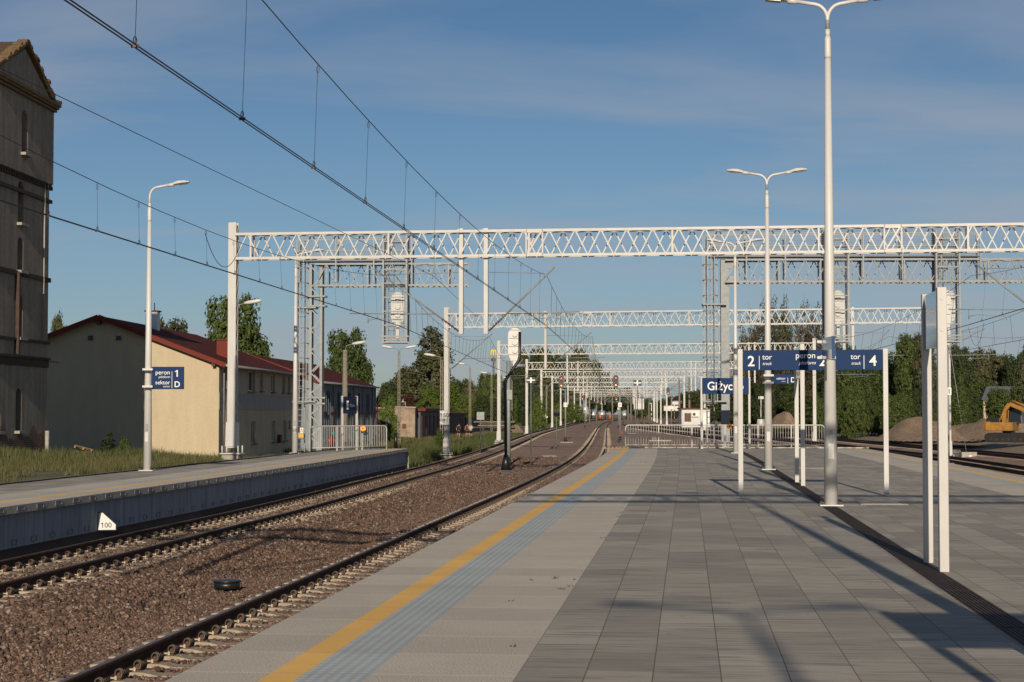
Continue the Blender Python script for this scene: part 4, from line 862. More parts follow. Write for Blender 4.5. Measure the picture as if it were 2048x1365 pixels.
def gantry(loc, rz, L, top, bot, g, label, cages, ladder, lattice=True, xcol=0, walk=(0, 8)):
    t = empty('signal_gantry', loc, rz, label, 'signal gantry', 'grey signal gantries'); m = MB()
    truss(m, L, top, bot, .9, per=1.15, c=.09, vert=2.1); b = m.build('beam', M['galv'], t)
    m = MB(); wd = .55
    if lattice:
        for x in (-wd/2, wd/2):
            for y in (-.25, .25): m.bar((x, y, g), (x, y, top), .13)
        z = g+.5; s = 1
        while z < top-.6: 
            for y in (-.27, .27): m.bar((-wd/2*s, y, z), (wd/2*s, y, z+.55), .06)
            z += .55; s = -s
        for z in (bot-1.0, bot-.5, 2.2, 2.5): m.box((0, 0, z), (wd+.45, .7, .08))
    else: m.box((0, 0, (g+top)/2), (.42, .42, top-g)); m.box((.4, -.23, bot+.1), (.6, .03, .5)); m.box((.4, -.23, top-.2), (.6, .03, .5))
    m.build('column', M['galv'], t)
    # walkway with guard rails along the beam
    a, c = walk; m = MB(); m.box(((a+c)/2, -.1, top+.12), (c-a, .9, .06)); m.build('walkway', M['galvd'], t); m = MB()
    x = a
    while x <= c+.01:
        for y in (-.52, .34): m.bar((x, y, top-1.0), (x, y, top+1.3), .07)
        x += (c-a)/max(1, round((c-a)/2.1))
    for z in (top+.65, top+1.3):
        for y in (-.52, .34): m.bar((a, y, z), (c, y, z), .05)
    gr = m.build('guard_rail', M['galv'], t); m = MB(); mesh_panel(m, (a, -.52, 0), (c, -.52, 0), top+.18, top+1.28, .10, .007); mesh_panel(m, (a, .34, 0), (c, .34, 0), top+.18, top+1.28, .14, .007); m.build('wire_mesh', M['galv'], gr)
    # ladder with safety hoops
    x0 = ladder; m = MB(); lw = .36
    for s in (0, lw): m.bar((x0+s, -.1, g+.2), (x0+s, -.1, top+1.2), .05)
    z = g+.3
    while z < top: m.bar((x0, -.1, z), (x0+lw, -.1, z), .03); z += .3
    ld = m.build('ladder', M['galv'], t); m = MB(); z = 2.2
    while z < top+1.2:
        ps = [(x0+lw/2-.36*math.cos(q), -.12-.62*math.sin(q), z) for q in [k*math.pi/6 for k in range(7)]]
        for p, q in zip(ps[:-1], ps[1:]): m.bar(p, q, .05, .035)
        m.bar((x0-.18, -.12, z), (x0+lw+.18, -.12, z), .035, .05); z += .78
    for q in (0, 1, 2, 3, 4, 5, 6): aa = q*math.pi/6; p = (x0+lw/2-.36*math.cos(aa), -.12-.62*math.sin(aa)); m.bar((p[0], p[1], 2.2), (p[0], p[1], top+1.2), .035, .02)
    m.build('safety_hoops', M['galv'], ld)
    for z in (bot-1.1, 2.3): m = MB(); m.box((x0+lw/2+.2, -.1, z), (1.2, .9, .07)); m.build('rest_platform', M['galv'], ld)
    for c_ in cages: cage(t, *c_)
    return t
# left gantry
p = A(634, 527, 92.0); gl = gantry((p.x, 92, 0), -.05, 7.9, 9.45, 8.25, -1.1, 'grey lattice signal gantry over the track beside the left platform', [(3.55, 4.75, 5.35, 10.9)], -.95, walk=(-.9, 5))
m = MB(); mesh_panel(m, (-1.15, -.62, 0), (-.45, -.62, 0), -.2, 2.0, .09, .008); m.build('ladder_gate', M['galvd'], gl)
def warn(px0, px1, y0, y1, Y, label, tri=False):
    a = A(px0, y0, Y); b = A(px1, y1, Y); c = (a+b)/2; t = empty('warning_sign', c, 0, label, 'sign'); MB().box((0, 0, 0), (b.x-a.x, .01, a.z-b.z)).build('board', M['yel'] if not tri else M['letter'], t)
    w = (b.x-a.x); 
    if tri:
        MB().prism([(-w*.42, -w*.0), (w*.42, -w*.0), (0, w*.75)], (0, -.006, 0), X_, Z_, .004).build('triangle', M['orange'], t); MB().box((0, -.009, -w*.35), (w*.8, .004, w*.25)).build('caption', M['orange'], t)
    else:
        for k in range(3): MB().box((0, -.008, (.25-.25*k)*w), (w*.7, .004, w*.05)).build('text_line', M['ink'], t)
warn(600, 606.5, 856, 866, 91.0, 'small white warning plate with an orange triangle on the ladder', True); warn(597, 606.5, 867, 875.5, 91.0, 'yellow notice plate just below the triangle plate on the ladder')
# right gantry
p = A(1449, 520, 90.0); gantry((p.x, 90, 0), -.03, 19.5, 9.5, 8.3, -1.2, 'grey signal gantry over the right-hand tracks, two cages hanging from it', [(5.0, 6.15, 5.3, 10.9, .8, -1), (10.55, 11.7, 5.3, 10.9, .8, -1)], -.93, lattice=False, walk=(-.9, 12.8))
# ================================================================== GROUND SIGNALS
def signal(px, ybase, Y, px_head, y0, y1, lit, label, plate=None, striped=False, group='colour light signals between the tracks', zb=None):
    b = A(px, ybase, Y); hd = A(px_head, (y0+y1)/2, Y); hh = A(px_head, y0, Y).z-A(px_head, y1, Y).z; t = empty('rail_signal', b, 0, label, 'rail signal', group); dx = hd.x-b.x; dz = hd.z-b.z
    m = MB(); topz = dz-hh*.55
    m.tube([(0, 0, .35), (0, 0, topz)], .075, 8); m.bar((0, 0, topz-.1), (dx, 0, topz-.05), .08); pole = m.build('pole', M['galv'] if not striped else M['letter'], t)
    if striped:
        k = .2
        while k < topz*.55: MB().tube([(0, 0, .35+k), (0, 0, .35+k+.4)], .082, 8).build('red_band', M['redp'], pole); k += .8
    m = MB(); m.tube([(0, 0, .0), (0, 0, .45)], [.16, .09], 8); m.box((0, 0, .05), (.55, .4, .05)); m.build('foot', M['black'], t)
    w = hh*.22; poly = [(w*math.cos(a), -hh/2+w+w*math.sin(a)) for a in [math.pi+k*math.pi/8 for k in range(9)]]+[(w*math.cos(a), hh/2-w+w*math.sin(a)) for a in [k*math.pi/8 for k in range(9)]]
    h = MB().prism(poly, (dx, .05, dz), X_, Z_, .08).build('signal_head', M['darksteel'], t)
    n = 3
    for k in range(n):
        z = dz+(.5-(k+.5)/n)*hh*.86; c = lit[k] if k < len(lit) else None
        MB().tube([(dx, -.03, z), (dx, -.045, z)], w*.28, 12).build('lens', M[{'r': 'red_l', 'o': 'or_l'}.get(c, 'black')], h)
        m = MB(); q = [(dx+w*.55*math.cos(a), z+w*.55*math.sin(a)) for a in [k_*math.pi/6 for k_ in range(7)]]
        for (xa, za), (xb, zb_) in zip(q[:-1], q[1:]): m.add([(xa, -.03, za), (xb, -.03, zb_), (xb, -.16, zb_), (xa, -.16, za)], [(0, 1, 2, 3), (3, 2, 1, 0)])
        m.build('hood', M['black'], h)
    if plate:
        z = A(px, plate, Y).z-b.z; pl_ = MB().box((0, -.09, z), (.34, .02, .40)).build('plate', M['letter'], t)
        for s in (-.07, .07) if Y < 180 else (0,): MB().box((s, -.105, z), (.035, .01, .24)).build('plate_mark', M['ink'], pl_)
    return t
signal(1131, 885, 165, 1122.5, 752, 777, 'r.o', 'signal showing red over orange, left of the curving tracks', 810)
signal(1240, 883, 166, 1231.5, 750.5, 776, 'r.o', 'signal showing red over orange, between the tracks left of the railing', 810)
signal(1170, 856, 324, 1165, 788, 801, 'r.o', 'small farther signal beyond the left red and orange one', 818)
signal(1237, 856, 320, 1232.5, 788, 802, 'r.o', 'small farther signal just behind the right red and orange one', 818)
signal(1204, 843, 450, 1200.5, 799, 807, 'r', 'tiny far signal with a red light on a red and white pole', striped=True)
signal(1343, 857, 235, 1336, 775, 790, '..o', 'signal with one orange light to the left of the white hut', 815)
signal(1349, 850, 300, 1345, 795, 804, 'r', 'small signal with a red light on a red and white pole left of the hut', striped=True)
signal(1303, 850, 330, 1299, 797, 806, '', 'unlit small signal on a red and white pole behind the railing', striped=True)
# black mast seen from behind
b = A(1012, 942, 79.5); t = empty('signal_mast', b, 0, 'black cranked signal mast with a white round-topped head seen from behind', 'rail signal')
f = lambda px, y: (A(px, y, 79.5)-b)
m = MB(); pts = [(0, 0, .1)]+[tuple(f(px, y)) for px, y in ((1010.5, 768), (1013, 758), (1037, 722), (1039.5, 712), (1039.5, 664))]; m.tube(pts, .068, 10); m.build('pole', M['black'], t)
m = MB(); m.box((0, 0, .0), (.62, .5, .06)); m.box((0, 0, -.3), (.42, .42, .6)); m.tube([(0, 0, .03), (0, 0, .7)], [.24, .10], 8); m.build('foot', M['black'], t)
q = f(1029.5, 716); signal_back(t, q.x, .12, q.z, 1.0); m = MB(); m.box((q.x, .1, q.z-.2), (.16, .12, .5)); m.box((q.x, .1, q.z-.06), (.4, .16, .14)); m.build('bracket', M['whitecl'], t)
# grey post behind it
b = A(1017, 925, 92); h = A(1016, 722, 92).z-b.z; t = empty('equipment_post', b, 0, 'grey steel post with a square box right behind the black mast', 'post'); MB().tube([(0, 0, -.4), (0, 0, h)], .11, 8).build('post', M['galv'], t)
MB().box((0, -.1, A(1016, 790, 92).z-b.z), (.36, .12, .5)).build('box', M['galv'], t); MB().tube([(0, 0, h-.25), (.9, 0, h-.25)], .09, 8).build('arm', M['galv'], t)
# right-hand signal post with II plate
Y = 85.6; b = A(1896, 928, Y); t = empty('rail_signal', b, 0, 'grey signal post with a white striped plate, right of the big edge-on sign', 'rail signal')
h = A(1896, 690, Y).z-b.z; MB().tube([(0, 0, -.3), (0, 0, h)], .085, 10).build('pole', M['galv'], t); z = A(1896, 783, Y).z-b.z
pl_ = MB().box((0, -.1, z), (.34, .02, .36)).build('plate', M['letter'], t)
for s in (-.06, .06): MB().box((s, -.115, z), (.045, .01, .24)).build('plate_mark', M['ink'], pl_)
signal_back(t, -.12, .1, A(1890, 655, Y).z-b.z, 1.25); MB().box((-.12, .1, h+.3), (.14, .14, 1.3)).build('bracket', M['whitecl'], t); MB().box((0, 0, .0), (.5, .4, .08)).build('foot', M['galvd'], t)
# cross boards and small boards on thin poles
def board_post(px, ytop, ybase, Y, w, h, mat, label, kind, cat='track board'):
    b = A(px, ybase, Y); z = A(px, ytop, Y).z-b.z; t = empty('track_board', b, 0, label, cat); MB().tube([(0, 0, -.3), (0, 0, z)], .035, 6).build('post', M['galvd'], t)
    bd = MB().box((0, -.05, z-h/2+.05), (w, .02, h)).build('board', M[mat], t)
    if kind == 'cross':
        MB().box((0, -.065, z-h/2+.05), (w*.9, .012, h*.2)).build('bar', M['letter'], bd); MB().box((0, -.067, z-h/2+.05), (w*.18, .012, h*.96)).build('bar', M['letter'], bd)
    return t
board_post(1062, 757, 928, 93, .46, .30, 'ink', 'black board with a white cross on a thin pole, right of the black mast', 'cross')
board_post(1275, 762, 897, 134, .62, .42, 'ink', 'black board with a white cross on a thin pole, above the railing', 'cross')
t = board_post(1113, 822, 896, 135, .48, .52, 'ink', 'plain black square board on a thin pole with a foot block', '')
MB().box((0, 0, .1), (.35, .25, .22)).build('foot_block', M['black'], t)
board_post(961, 826, 901, 118, .5, .52, 'galv', 'back of a square grey sign standing in the grass', '')
for px, yt, yb, Y, lab in ((1187, 824, 838, 400, 'left small triangular warning board on the far curve'), (1204, 824, 838, 440, 'second small triangular warning board on the far curve'), (1249, 825, 838, 440, 'right small triangular warning board on the far curve'), (1091, 826, 852, 280, 'grey triangular board beside the far excavator')):
    b = A(px, yb, Y); z = A(px, yt, Y).z-b.z; t = empty('track_board', b, 0, lab, 'track board'); MB().tube([(0, 0, -.2), (0, 0, z)], .04, 6).build('post', M['galvd'], t); MB().prism([(-.4, -.75), (.4, -.75), (0, .0)], (0, -.05, z), X_, Z_, .02).build('board', M['letter'], t)
for px, lab in ((1200.5, 'left orange marker post on the far curve'), (1220, 'right orange marker post on the far curve'), (1244, 'orange marker post beside the right red and orange signal')):
    b = A(px, 838 if px < 1230 else 869, 420 if px < 1230 else 200); MB().tube([(0, 0, 0), (0, 0, 1.0 if px < 1230 else .35)], .22 if px < 1230 else .05, 8).build('marker_post', M['orange'], loc=b, label=lab, cat='marker post')
# concrete bases and cable things in the ballast
def blob(px, py, w, l, h, mat, name, label, cat, z=-1.0):
    p = G(px, py, z); MB().box((0, 0, h/2), (w, l, h), taper=.9).build(name, M[mat], loc=p, label=label, cat=cat)
blob(1098, 913, .95, 2.6, .06, 'conc', 'concrete_slab', 'pale concrete slab in the ballast right of the cross board', 'concrete slab')
blob(1133, 886, 1.2, 2.0, .08, 'conc', 'concrete_slab', 'pale concrete slab at the foot of the left red signal', 'concrete slab')
blob(1262, 868, 1.2, 4, .10, 'conc', 'concrete_slab', 'pale concrete slab just left behind the railing', 'concrete slab')
blob(1320, 883, 2.2, .6, .12, 'conc', 'concrete_slab', 'low concrete beam seen through the railing', 'concrete slab')
blob(1308, 880, .5, .4, .3, 'black', 'cable_box', 'small black box seen through the railing', 'cable box')
p = G(454, 1177, -1.0); m = MB(); m.tube([(0, 0, .0), (0, 0, .10)], .20, 20); t = empty('cable_well', p, 0, 'round black plastic well in the ballast beside the near rail', 'cable well'); m.build('ring', M['black'], t); m = MB(); m.tube([(0, 0, .10), (0, 0, .125)], .215, 20); m.build('lid', M['black'], t)
b = G(1936, 918, -1.15); t = empty('anchor_block', b, 0, 'concrete block anchoring the guy wire between the right-hand tracks', 'anchor block'); MB().box((0, 0, .12), (.95, .7, .60)).build('block', M['conc'], t, bevel=.02); MB().box((.05, -.36, .1), (.2, .02, .24)).build('plate', M['letter'], t)
single([b+Vector((-.1, 0, .4)), A(1899, 690, 111.5)], .02, 'guy wire slanting from the concrete block up to the portal leg', 'guy wire', 'guy_wire', 'galv')
blob(1908, 912, .8, .6, .4, 'conc', 'footing_block', 'second concrete block close to the grey signal post', 'concrete block', -1.1)
# camera mast and hut
b = A(1522, 852, 190); t = empty('camera_mast', b, 0, 'short white camera mast by the earth heap', 'camera mast'); MB().tube([(0, 0, 0), (0, 0, 2.9)], .07, 8).build('pole', M['whitecl'], t); MB().box((0, 0, 3.0), (.55, .3, .3)).build('camera', M['whitecl'], t); MB().box((0, 0, .35), (.8, .6, .7)).build('cabinet', M['whitecl'], t)
a = A(1363, 819, 230); b = A(1420, 855, 230); W = b.x-a.x; H = a.z-b.z; t = empty('equipment_hut', ((a.x+b.x)/2, 230, b.z), .03, 'white equipment hut with a brown roof and a louvre', 'hut')
MB().box((0, 1.5, H/2), (W, 3, H)).build('wall', M['whitecl'], t); MB().box((0, 1.5, H+.08), (W+.4, 3.4, .16)).build('roof', M['brown'], t)
lv = MB().box((-W/2+.8, -.03, H*.55), (.85, .05, 1.1)).build('louvre', M['brown'], t); m = MB()
for k in range(9): m.box((-W/2+.8, -.07, H*.55-.48+k*.12), (.8, .04, .03))
m.build('slats', M['oldconc'], lv, kind='stuff'); ac = MB().box((-.1, -.18, H*.72), (.85, .32, .6)).build('air_conditioner', M['letter'], t); MB().tube([(-.25, -.35, H*.72), (-.25, -.36, H*.72)], .2, 16).build('fan', M['black'], ac)
MB().box((W/2-.5, -.03, H*.4), (.75, .04, H*.75)).build('door', M['letter'], t)
# far restaurant pole sign
b = A(987, 850, 330); z1 = A(987, 697, 330).z-b.z; t = empty('pole_sign', b, 0, 'tall far pole carrying a yellow letter sign over a brown board', 'pole sign'); MB().tube([(0, 0, 0), (0, 0, z1-1.6)], .18, 8).build('pole', M['galvd'], t)
m = MB()
for s in (-1, 1):
    pts = [(s*.24+.24*math.cos(a), 0, z1-1.45+1.15*math.sin(a)) for a in [k*math.pi/10 for k in range(11)]]; m.tube(pts, .13, 6)
m.build('yellow_letter', simple('sign_yellow', (.85, .55, .01), .4), t); MB().box((0, 0, z1-2.1), (.98, .2, .6)).build('board', M['brown'], t)
# ================================================================== BUILDINGS
def wall_open(m, o, ux, L, z0, z1, th, ops, mi=0):
    """vertical wall with real openings; o = outer bottom start, ux = direction, thickness goes to the left of ux"""
    ux = Vector((ux[0], ux[1], 0)).normalized(); nn = Vector((-ux.y, ux.x, 0)); o = Vector((o[0], o[1], 0)); xs = sorted({0, L}|{a for q in ops for a in q[:2]})
    for xa, xb in zip(xs[:-1], xs[1:]):
        cut = sorted([(q[2], q[3]) for q in ops if q[0] <= xa+1e-6 and q[1] >= xb-1e-6]); z = z0
        for ca, cb in cut+[(z1, z1)]:
            if ca > z+1e-6:
                c = [o+ux*xa, o+ux*xb, o+ux*xb+nn*th, o+ux*xa+nn*th]
                m.add([(p.x, p.y, zz) for zz in (z, ca) for p in c], [(3, 2, 1, 0), (4, 5, 6, 7), (0, 1, 5, 4), (1, 2, 6, 5), (2, 3, 7, 6), (3, 0, 4, 7)], mi)
            z = cb
def stucco(name, c, c2, bump=.5, streak=1.0):
    m, t, b = newmat(name); tc = nd(t, 'ShaderNodeTexCoord'); mp = nd(t, 'ShaderNodeMapping'); mp.inputs['Scale'].default_value = (1.5, 1.5, .35); t.links.new(tc.outputs['Object'], mp.inputs[0])
    n = noise(t, mp.outputs[0], 1.2, 8, .65); n2 = noise(t, tc.outputs['Object'], 9, 6, .7); cc = ramp(t, n, .3, c2, .68, c); cc = mixc(t, .35 if bump > .3 else .15, cc, n2, 'OVERLAY'); t.links.new(cc, b.inputs['Base Color']); b.inputs['Roughness'].default_value = .95
    bp = nd(t, 'ShaderNodeBump'); bp.inputs['Strength'].default_value = bump; bp.inputs['Distance'].default_value = .05; t.links.new(n2, bp.inputs['Height']); t.links.new(bp.outputs[0], b.inputs['Normal']); return m
M['cream'] = stucco('cream_render', (.50, .415, .285), (.44, .36, .245), .12); M['creamd'] = stucco('weathered_render', (.52, .43, .30), (.38, .31, .21), .4)
M['band'] = stucco('grey_render_band', (.36, .34, .31), (.28, .265, .24), .2)
def rooftile(name, c):
    m, t, b = newmat(name); tc = nd(t, 'ShaderNodeTexCoord'); w1 = nd(t, 'ShaderNodeTexWave', wave_type='BANDS', bands_direction='Y'); w1.inputs['Scale'].default_value = 1.5; t.links.new(tc.outputs['Object'], w1.inputs[0])
    w2 = nd(t, 'ShaderNodeTexWave', wave_type='BANDS', bands_direction='X', wave_profile='SAW'); w2.inputs['Scale'].default_value = .9; t.links.new(tc.outputs['Object'], w2.inputs[0])
    n = noise(t, tc.outputs['Object'], 2.0, 5); cc = ramp(t, n, .3, tuple(x*.75 for x in c), .7, c); t.links.new(cc, b.inputs['Base Color']); b.inputs['Roughness'].default_value = .85; b.inputs['Specular IOR Level'].default_value = .12
    h = mathn(t, 'ADD', w1.outputs[0], w2.outputs[0]); bp = nd(t, 'ShaderNodeBump'); bp.inputs['Strength'].default_value = .5; bp.inputs['Distance'].default_value = .06; t.links.new(h, bp.inputs['Height']); t.links.new(bp.outputs[0], b.inputs['Normal']); return m
M['roof'] = rooftile('red_metal_roof', (.105, .026, .019)); M['trim'] = simple('red_roof_trim', (.15, .028, .018), .7, spec=.2)
def roof(t, x0, x1, y0, y1, ze, zr, over=.45, mat='roof', name='roof', rake=True, th=.10):
    xm = (x0+x1)/2; k = (zr-ze)/(xm-x0); m = MB()
    for s, xe in ((-1, x0), (1, x1)):
        e = xe+s*over; zee = ze-k*over; vs = [(xm, y0-over, zr), (xm, y1+over*.4, zr), (e, y1+over*.4, zee), (e, y0-over, zee)]
        vs += [(a, b_, c-th) for a, b_, c in vs]; m.add(vs, [(0, 1, 2, 3) if s < 0 else (3, 2, 1, 0), (7, 6, 5, 4) if s < 0 else (4, 5, 6, 7), (0, 3, 7, 4), (1, 0, 4, 5), (2, 1, 5, 6), (3, 2, 6, 7)])
    r = m.build(name, M[mat], t)
    if rake:
        m = MB()
        for s, xe in ((-1, x0), (1, x1)):
            e = xe+s*over; zee = ze-k*over; m.bar((xm, y0-over-.03, zr-.06), (e, y0-over-.03, zee-.06), .05, .26, up=(0, 0, 1)); 
        m.build('bargeboard', M['trim'], r)
        m = MB()
        for s, xe in ((-1, x0), (1, x1)): e = xe+s*(over+.07); zee = ze-k*over; m.tube([(e, y0-over, zee-.06), (e, y1+over*.4, zee-.06)], .075, 8)
        m.build('gutter', M['galv'], r)
    return r
# cream house: local x = across (right positive), y = along the tracks; origin at the near right corner
HB = -1.3; t = empty('cream_house', (-16.5, 100, 0), -math.atan(.05), 'two-storey cream rendered house with a red roof, half shaded by the tower', 'house')
Wd, Ln, EZ, RZ = 13.6, 23.9, 4.62, 7.2
m = MB(); ops_l = [(9.3, 10.6, -.16, 1.2), (16.2, 17.5, -.16, 1.2), (20.2, 21.5, -.16, 1.2), (22.3, 23.2, .72, 1.2)]; ops_u = [(.9, 2.0, 3.1, 4.2), (8.2, 10.4, 3.05, 4.3), (12.0, 13.0, 3.1, 4.25), (15.8, 17.2, 3.1, 4.25), (19.7, 20.9, 3.1, 4.25), (21.9, 23.0, 3.1, 4.25)]; ops_d = [(4.4, 5.6, -1.2, 1.2)]
wall_open(m, (0, 0), (0, 1), Ln, HB, EZ, .3, ops_l+ops_u+ops_d); wl = m.build('wall', M['creamd'], t)
m = MB(); m.prism([(-Wd, HB), (0, HB), (0, EZ), (-Wd/2, RZ-.12), (-Wd, EZ)], (0, .0, 0), X_, Z_, .0001); 
m = MB(); poly = [(-Wd, HB), (-.002, HB), (-.002, EZ), (-Wd/2, RZ-.12), (-Wd, EZ)]; m.prism(poly, (0, .35, 0), X_, Z_, .37); m.prism(poly, (0, Ln, 0), X_, Z_, .3); m.box((-Wd+.15, Ln/2, (HB+EZ)/2), (.3, Ln-.8, EZ-HB)); m.build('gable_wall', M['cream'], t)
m = MB(); m.box((.012, Ln/2, 2.4), (.03, Ln-.02, .95)); m.build('painted_band', M['band'], t)
for q in ops_l+ops_u+ops_d:
    f = MB().box((-.22, (q[0]+q[1])/2, (q[2]+q[3])/2), (.04, q[1]-q[0], q[3]-q[2])).build('window' if q not in ops_d else 'door', M['glass'] if q in ops_u else M['slate'], t); m = MB()
    for y in (q[0]+.04, (q[0]+q[1])/2, q[1]-.04): m.box((-.19, y, (q[2]+q[3])/2), (.05, .06, q[3]-q[2]))
    for z in (q[2]+.04, q[3]-.04): m.box((-.192, (q[0]+q[1])/2, z), (.05, q[1]-q[0]-.1, .07))
    m.build('frame', M['letter'], f); MB().box((.05, (q[0]+q[1])/2, q[2]-.04), (.18, q[1]-q[0]+.2, .06)).build('sill', M['slate'], f)
for x in (-7.35, -5.75): v = MB().box((x, -.035, 5.95), (.36, .03, .34)).build('vent', M['conc'], t); MB().box((x, -.055, 5.95), (.27, .02, .25)).build('vent_grille', M['slate'], v)
roof(t, -Wd, 0, 0, Ln, EZ, RZ)
m = MB(); m.tube([(.42, .5, 4.4), (.4, .55, 4.2), (.14, .7, 3.95), (.14, .7, HB)], .055, 8); m.build('downpipe', M['galv'], t)
m = MB()
for x in (-Wd/2, -.25, -Wd+.25): m.box((x, -.2, RZ-.38 if x == -Wd/2 else EZ-.18), (.2, .4, .22))
m.build('purlin_end', M['brown'], t, kind='stuff')
c = A(303.5, 640, 109); c = Vector(((c.x+16.5)-.05*9, 9.0, 0)); ch = MB().box((c.x, c.y, 7.2), (.72, .72, 1.5)).build('chimney', M['letter'], t); MB().box((c.x, c.y, 7.98), (.88, .88, .07)).build('cap', M['trim'], ch); MB().tube([(c.x+.1, c.y, 8.0), (c.x+.1, c.y, 8.5)], .035, 6).build('flue', M['darksteel'], ch)
d = MB().box((-1.35, 7.6, 5.5), (.75, .8, 1.25)).build('roof_vent_box', M['trim'], t); MB().box((-1.35, 7.6, 6.15), (.9, .95, .06)).build('cap', M['trim'], d)
lg = MB().box((.12, 3.4, 3.7), (.12, .1, .35)).build('wall_light', M['letter'], t); bx_ = MB().box((.14, 18.3, .0), (.2, .5, .55)).build('rusty_box', M['brown'], t)
# grey hall
t = empty('grey_hall', (-13.45, 124.3, 0), -math.atan(.0756), 'grey sheet-clad hall with tall barred windows and a red roof', 'hall'); L2, W2 = 25.8, 10.4
m = MB(); ops = [(a, a+1.75, -.1, 3.3) for a in (2.4, 7.0, 11.4, 15.9, 20.7)]; wall_open(m, (0, 0), (0, 1), L2, -1.5, 3.95, .25, ops); m.box((-W2/2, .15, 1.3), (W2-.52, .25, 5.4)); m.box((-W2+.13, L2/2, 1.2), (.25, L2-.7, 5.4)); 
m.prism([(-W2+.02, 3.9), (-.02, 3.9), (-W2/2, 5.72)], (0, L2, 0), X_, Z_, .25); m.prism([(-W2+.02, 4.0), (-.02, 4.0), (-W2/2, 5.72)], (0, .28, 0), X_, Z_, .25); m.box((-W2/2, L2-.13, 1.2), (W2-.52, .25, 5.38))
M['sheet'] = simple('blue_grey_sheet', (.20, .235, .26), .6, var=.3, scale=1.0, stretch=(1, 3, .3)); m.build('wall', M['sheet'], t); m = MB()
y = .1
while y < L2: m.box((.03, y, 1.25), (.05, .06, 5.35)); y += .75
m.build('cladding_rib', M['sheet'], t, kind='stuff'); m = MB()
for a, b_ in [(0, 2.4)]+[(ops[i][1], ops[i+1][0]) for i in range(4)]+[(ops[4][1], L2)]:
    m.box((.06, (a+b_)/2, 1.75), (.05, b_-a, .12))
for y in (.05, 4.9, 9.5, 14.0, 18.6, 23.4): m.box((.065, y, 1.25), (.05, .09, 5.3))
m.build('steel_frame', M['brown'], t)
for q in ops:
    f = MB().box((-.16, (q[0]+q[1])/2, 2.53), (.03, 1.75, 1.54)).build('window', M['glass'], t); MB().box((-.16, (q[0]+q[1])/2, .83), (.03, 1.75, 1.84)).build('lower_pane', simple('pale_pane', (.55, .48, .42), .5) if 'pp' not in M else M['pp'], f); m = MB()
    for k in range(5): m.box((-.08, q[0]+1.75*k/4, 1.6), (.05, .05, 3.4))
    for k in range(6): m.box((-.082, (q[0]+q[1])/2, -.05+3.3*k/5), (.045, 1.75, .05))
    m.build('bars', M['darksteel'], f)
roof(t, -W2, 0, .0, L2, 3.98, 5.85, over=.15)
m = MB(); m.tube([(.4, L2-.1, 3.7), (.35, L2-.05, 3.4), (.12, L2+.1, 3.0), (.12, L2+.1, -1.5)], .06, 8); m.build('downpipe', M['brown'], t)
for k, (y, h_, w_) in enumerate(((.9, 1.5, .9), (2.0, 1.2, .25), (5.4, .9, 1.0), (10.2, .8, .7), (14.3, .9, .8), (19.2, .7, .9), (23.9, .9, .8))):
    m = MB(); pts = [(.075, y+w_*.5*math.sin(a*1.7), -.4+h_*a/7) for a in range(8)]; m.tube(pts, .09, 5); pts = [(.075, y-w_*.45+w_*.2*math.sin(a*2.3+1), -.5+h_*.85*a/7) for a in range(8)]; m.tube(pts, .07, 5); m.build('graffiti', M['tealg'], t)
# ---------------- tower
def towermat():
    m, t, b = newmat('tower_stucco'); tc = nd(t, 'ShaderNodeTexCoord'); ob = tc.outputs['Object']; mp = nd(t, 'ShaderNodeMapping'); mp.inputs['Scale'].default_value = (2, 2, .3); t.links.new(ob, mp.inputs[0])
    n = noise(t, mp.outputs[0], 1.0, 9, .65); n2 = noise(t, ob, 4, 8, .75); c = ramp(t, n, .3, (.19, .155, .12), .7, (.36, .30, .23)); c = mixc(t, .5, c, n2, 'OVERLAY')
    sp = nd(t, 'ShaderNodeSeparateXYZ'); t.links.new(ob, sp.inputs[0]); cb = nd(t, 'ShaderNodeCombineXYZ'); t.links.new(sp.outputs[1], cb.inputs[0]); t.links.new(sp.outputs[2], cb.inputs[1])
    bk = nd(t, 'ShaderNodeTexBrick'); bk.inputs['Scale'].default_value = 1; bk.inputs['Brick Width'].default_value = .27; bk.inputs['Row Height'].default_value = .085; bk.inputs['Mortar Size'].default_value = .012; bk.inputs['Color1'].default_value = (.20, .085, .05, 1); bk.inputs['Color2'].default_value = (.12, .05, .035, 1); bk.inputs['Mortar'].default_value = (.22, .18, .14, 1); t.links.new(cb.outputs[0], bk.inputs['Vector'])
    n3 = noise(t, ob, .8, 3, .5); lv = mathn(t, 'SUBTRACT', mathn(t, 'MULTIPLY_ADD', n3, 2.6, -.45), sp.outputs[2]); mk = mathn(t, 'GREATER_THAN', lv, 0)
    c = mixc(t, mk, c, bk.outputs[0]); t.links.new(c, b.inputs['Base Color']); b.inputs['Roughness'].default_value = .95
    h = mathn(t, 'ADD', n2, mathn(t, 'MULTIPLY', n, .5)); h = mathn(t, 'SUBTRACT', h, mathn(t, 'MULTIPLY', mk, 1.5)); bp = nd(t, 'ShaderNodeBump'); bp.inputs['Strength'].default_value = .7; bp.inputs['Distance'].default_value = .05; t.links.new(h, bp.inputs['Height']); t.links.new(bp.outputs[0], b.inputs['Normal']); return m
M['tower'] = towermat(); M['towerd'] = simple('tower_dark_ledge', (.07, .045, .035), .95, var=.4, scale=5, bump=.5); M['lichen'] = simple('lichen_tiles', (.20, .125, .045), .95, var=.5, scale=7, c2=(.07, .05, .038), bump=.8, bscale=8); M['oldroof'] = simple('old_dark_roofing', (.05, .035, .028), .9, var=.5, scale=2, c2=(.10, .05, .025), bump=.5)
TY = 74.2; TL = 7.85; t = empty('brick_tower', (-21.2-.057*(82-TY)-.28, TY, 0), -math.atan(.057), 'tall derelict stucco tower with arched slits and a gabled roof', 'tower'); TW = 8.5
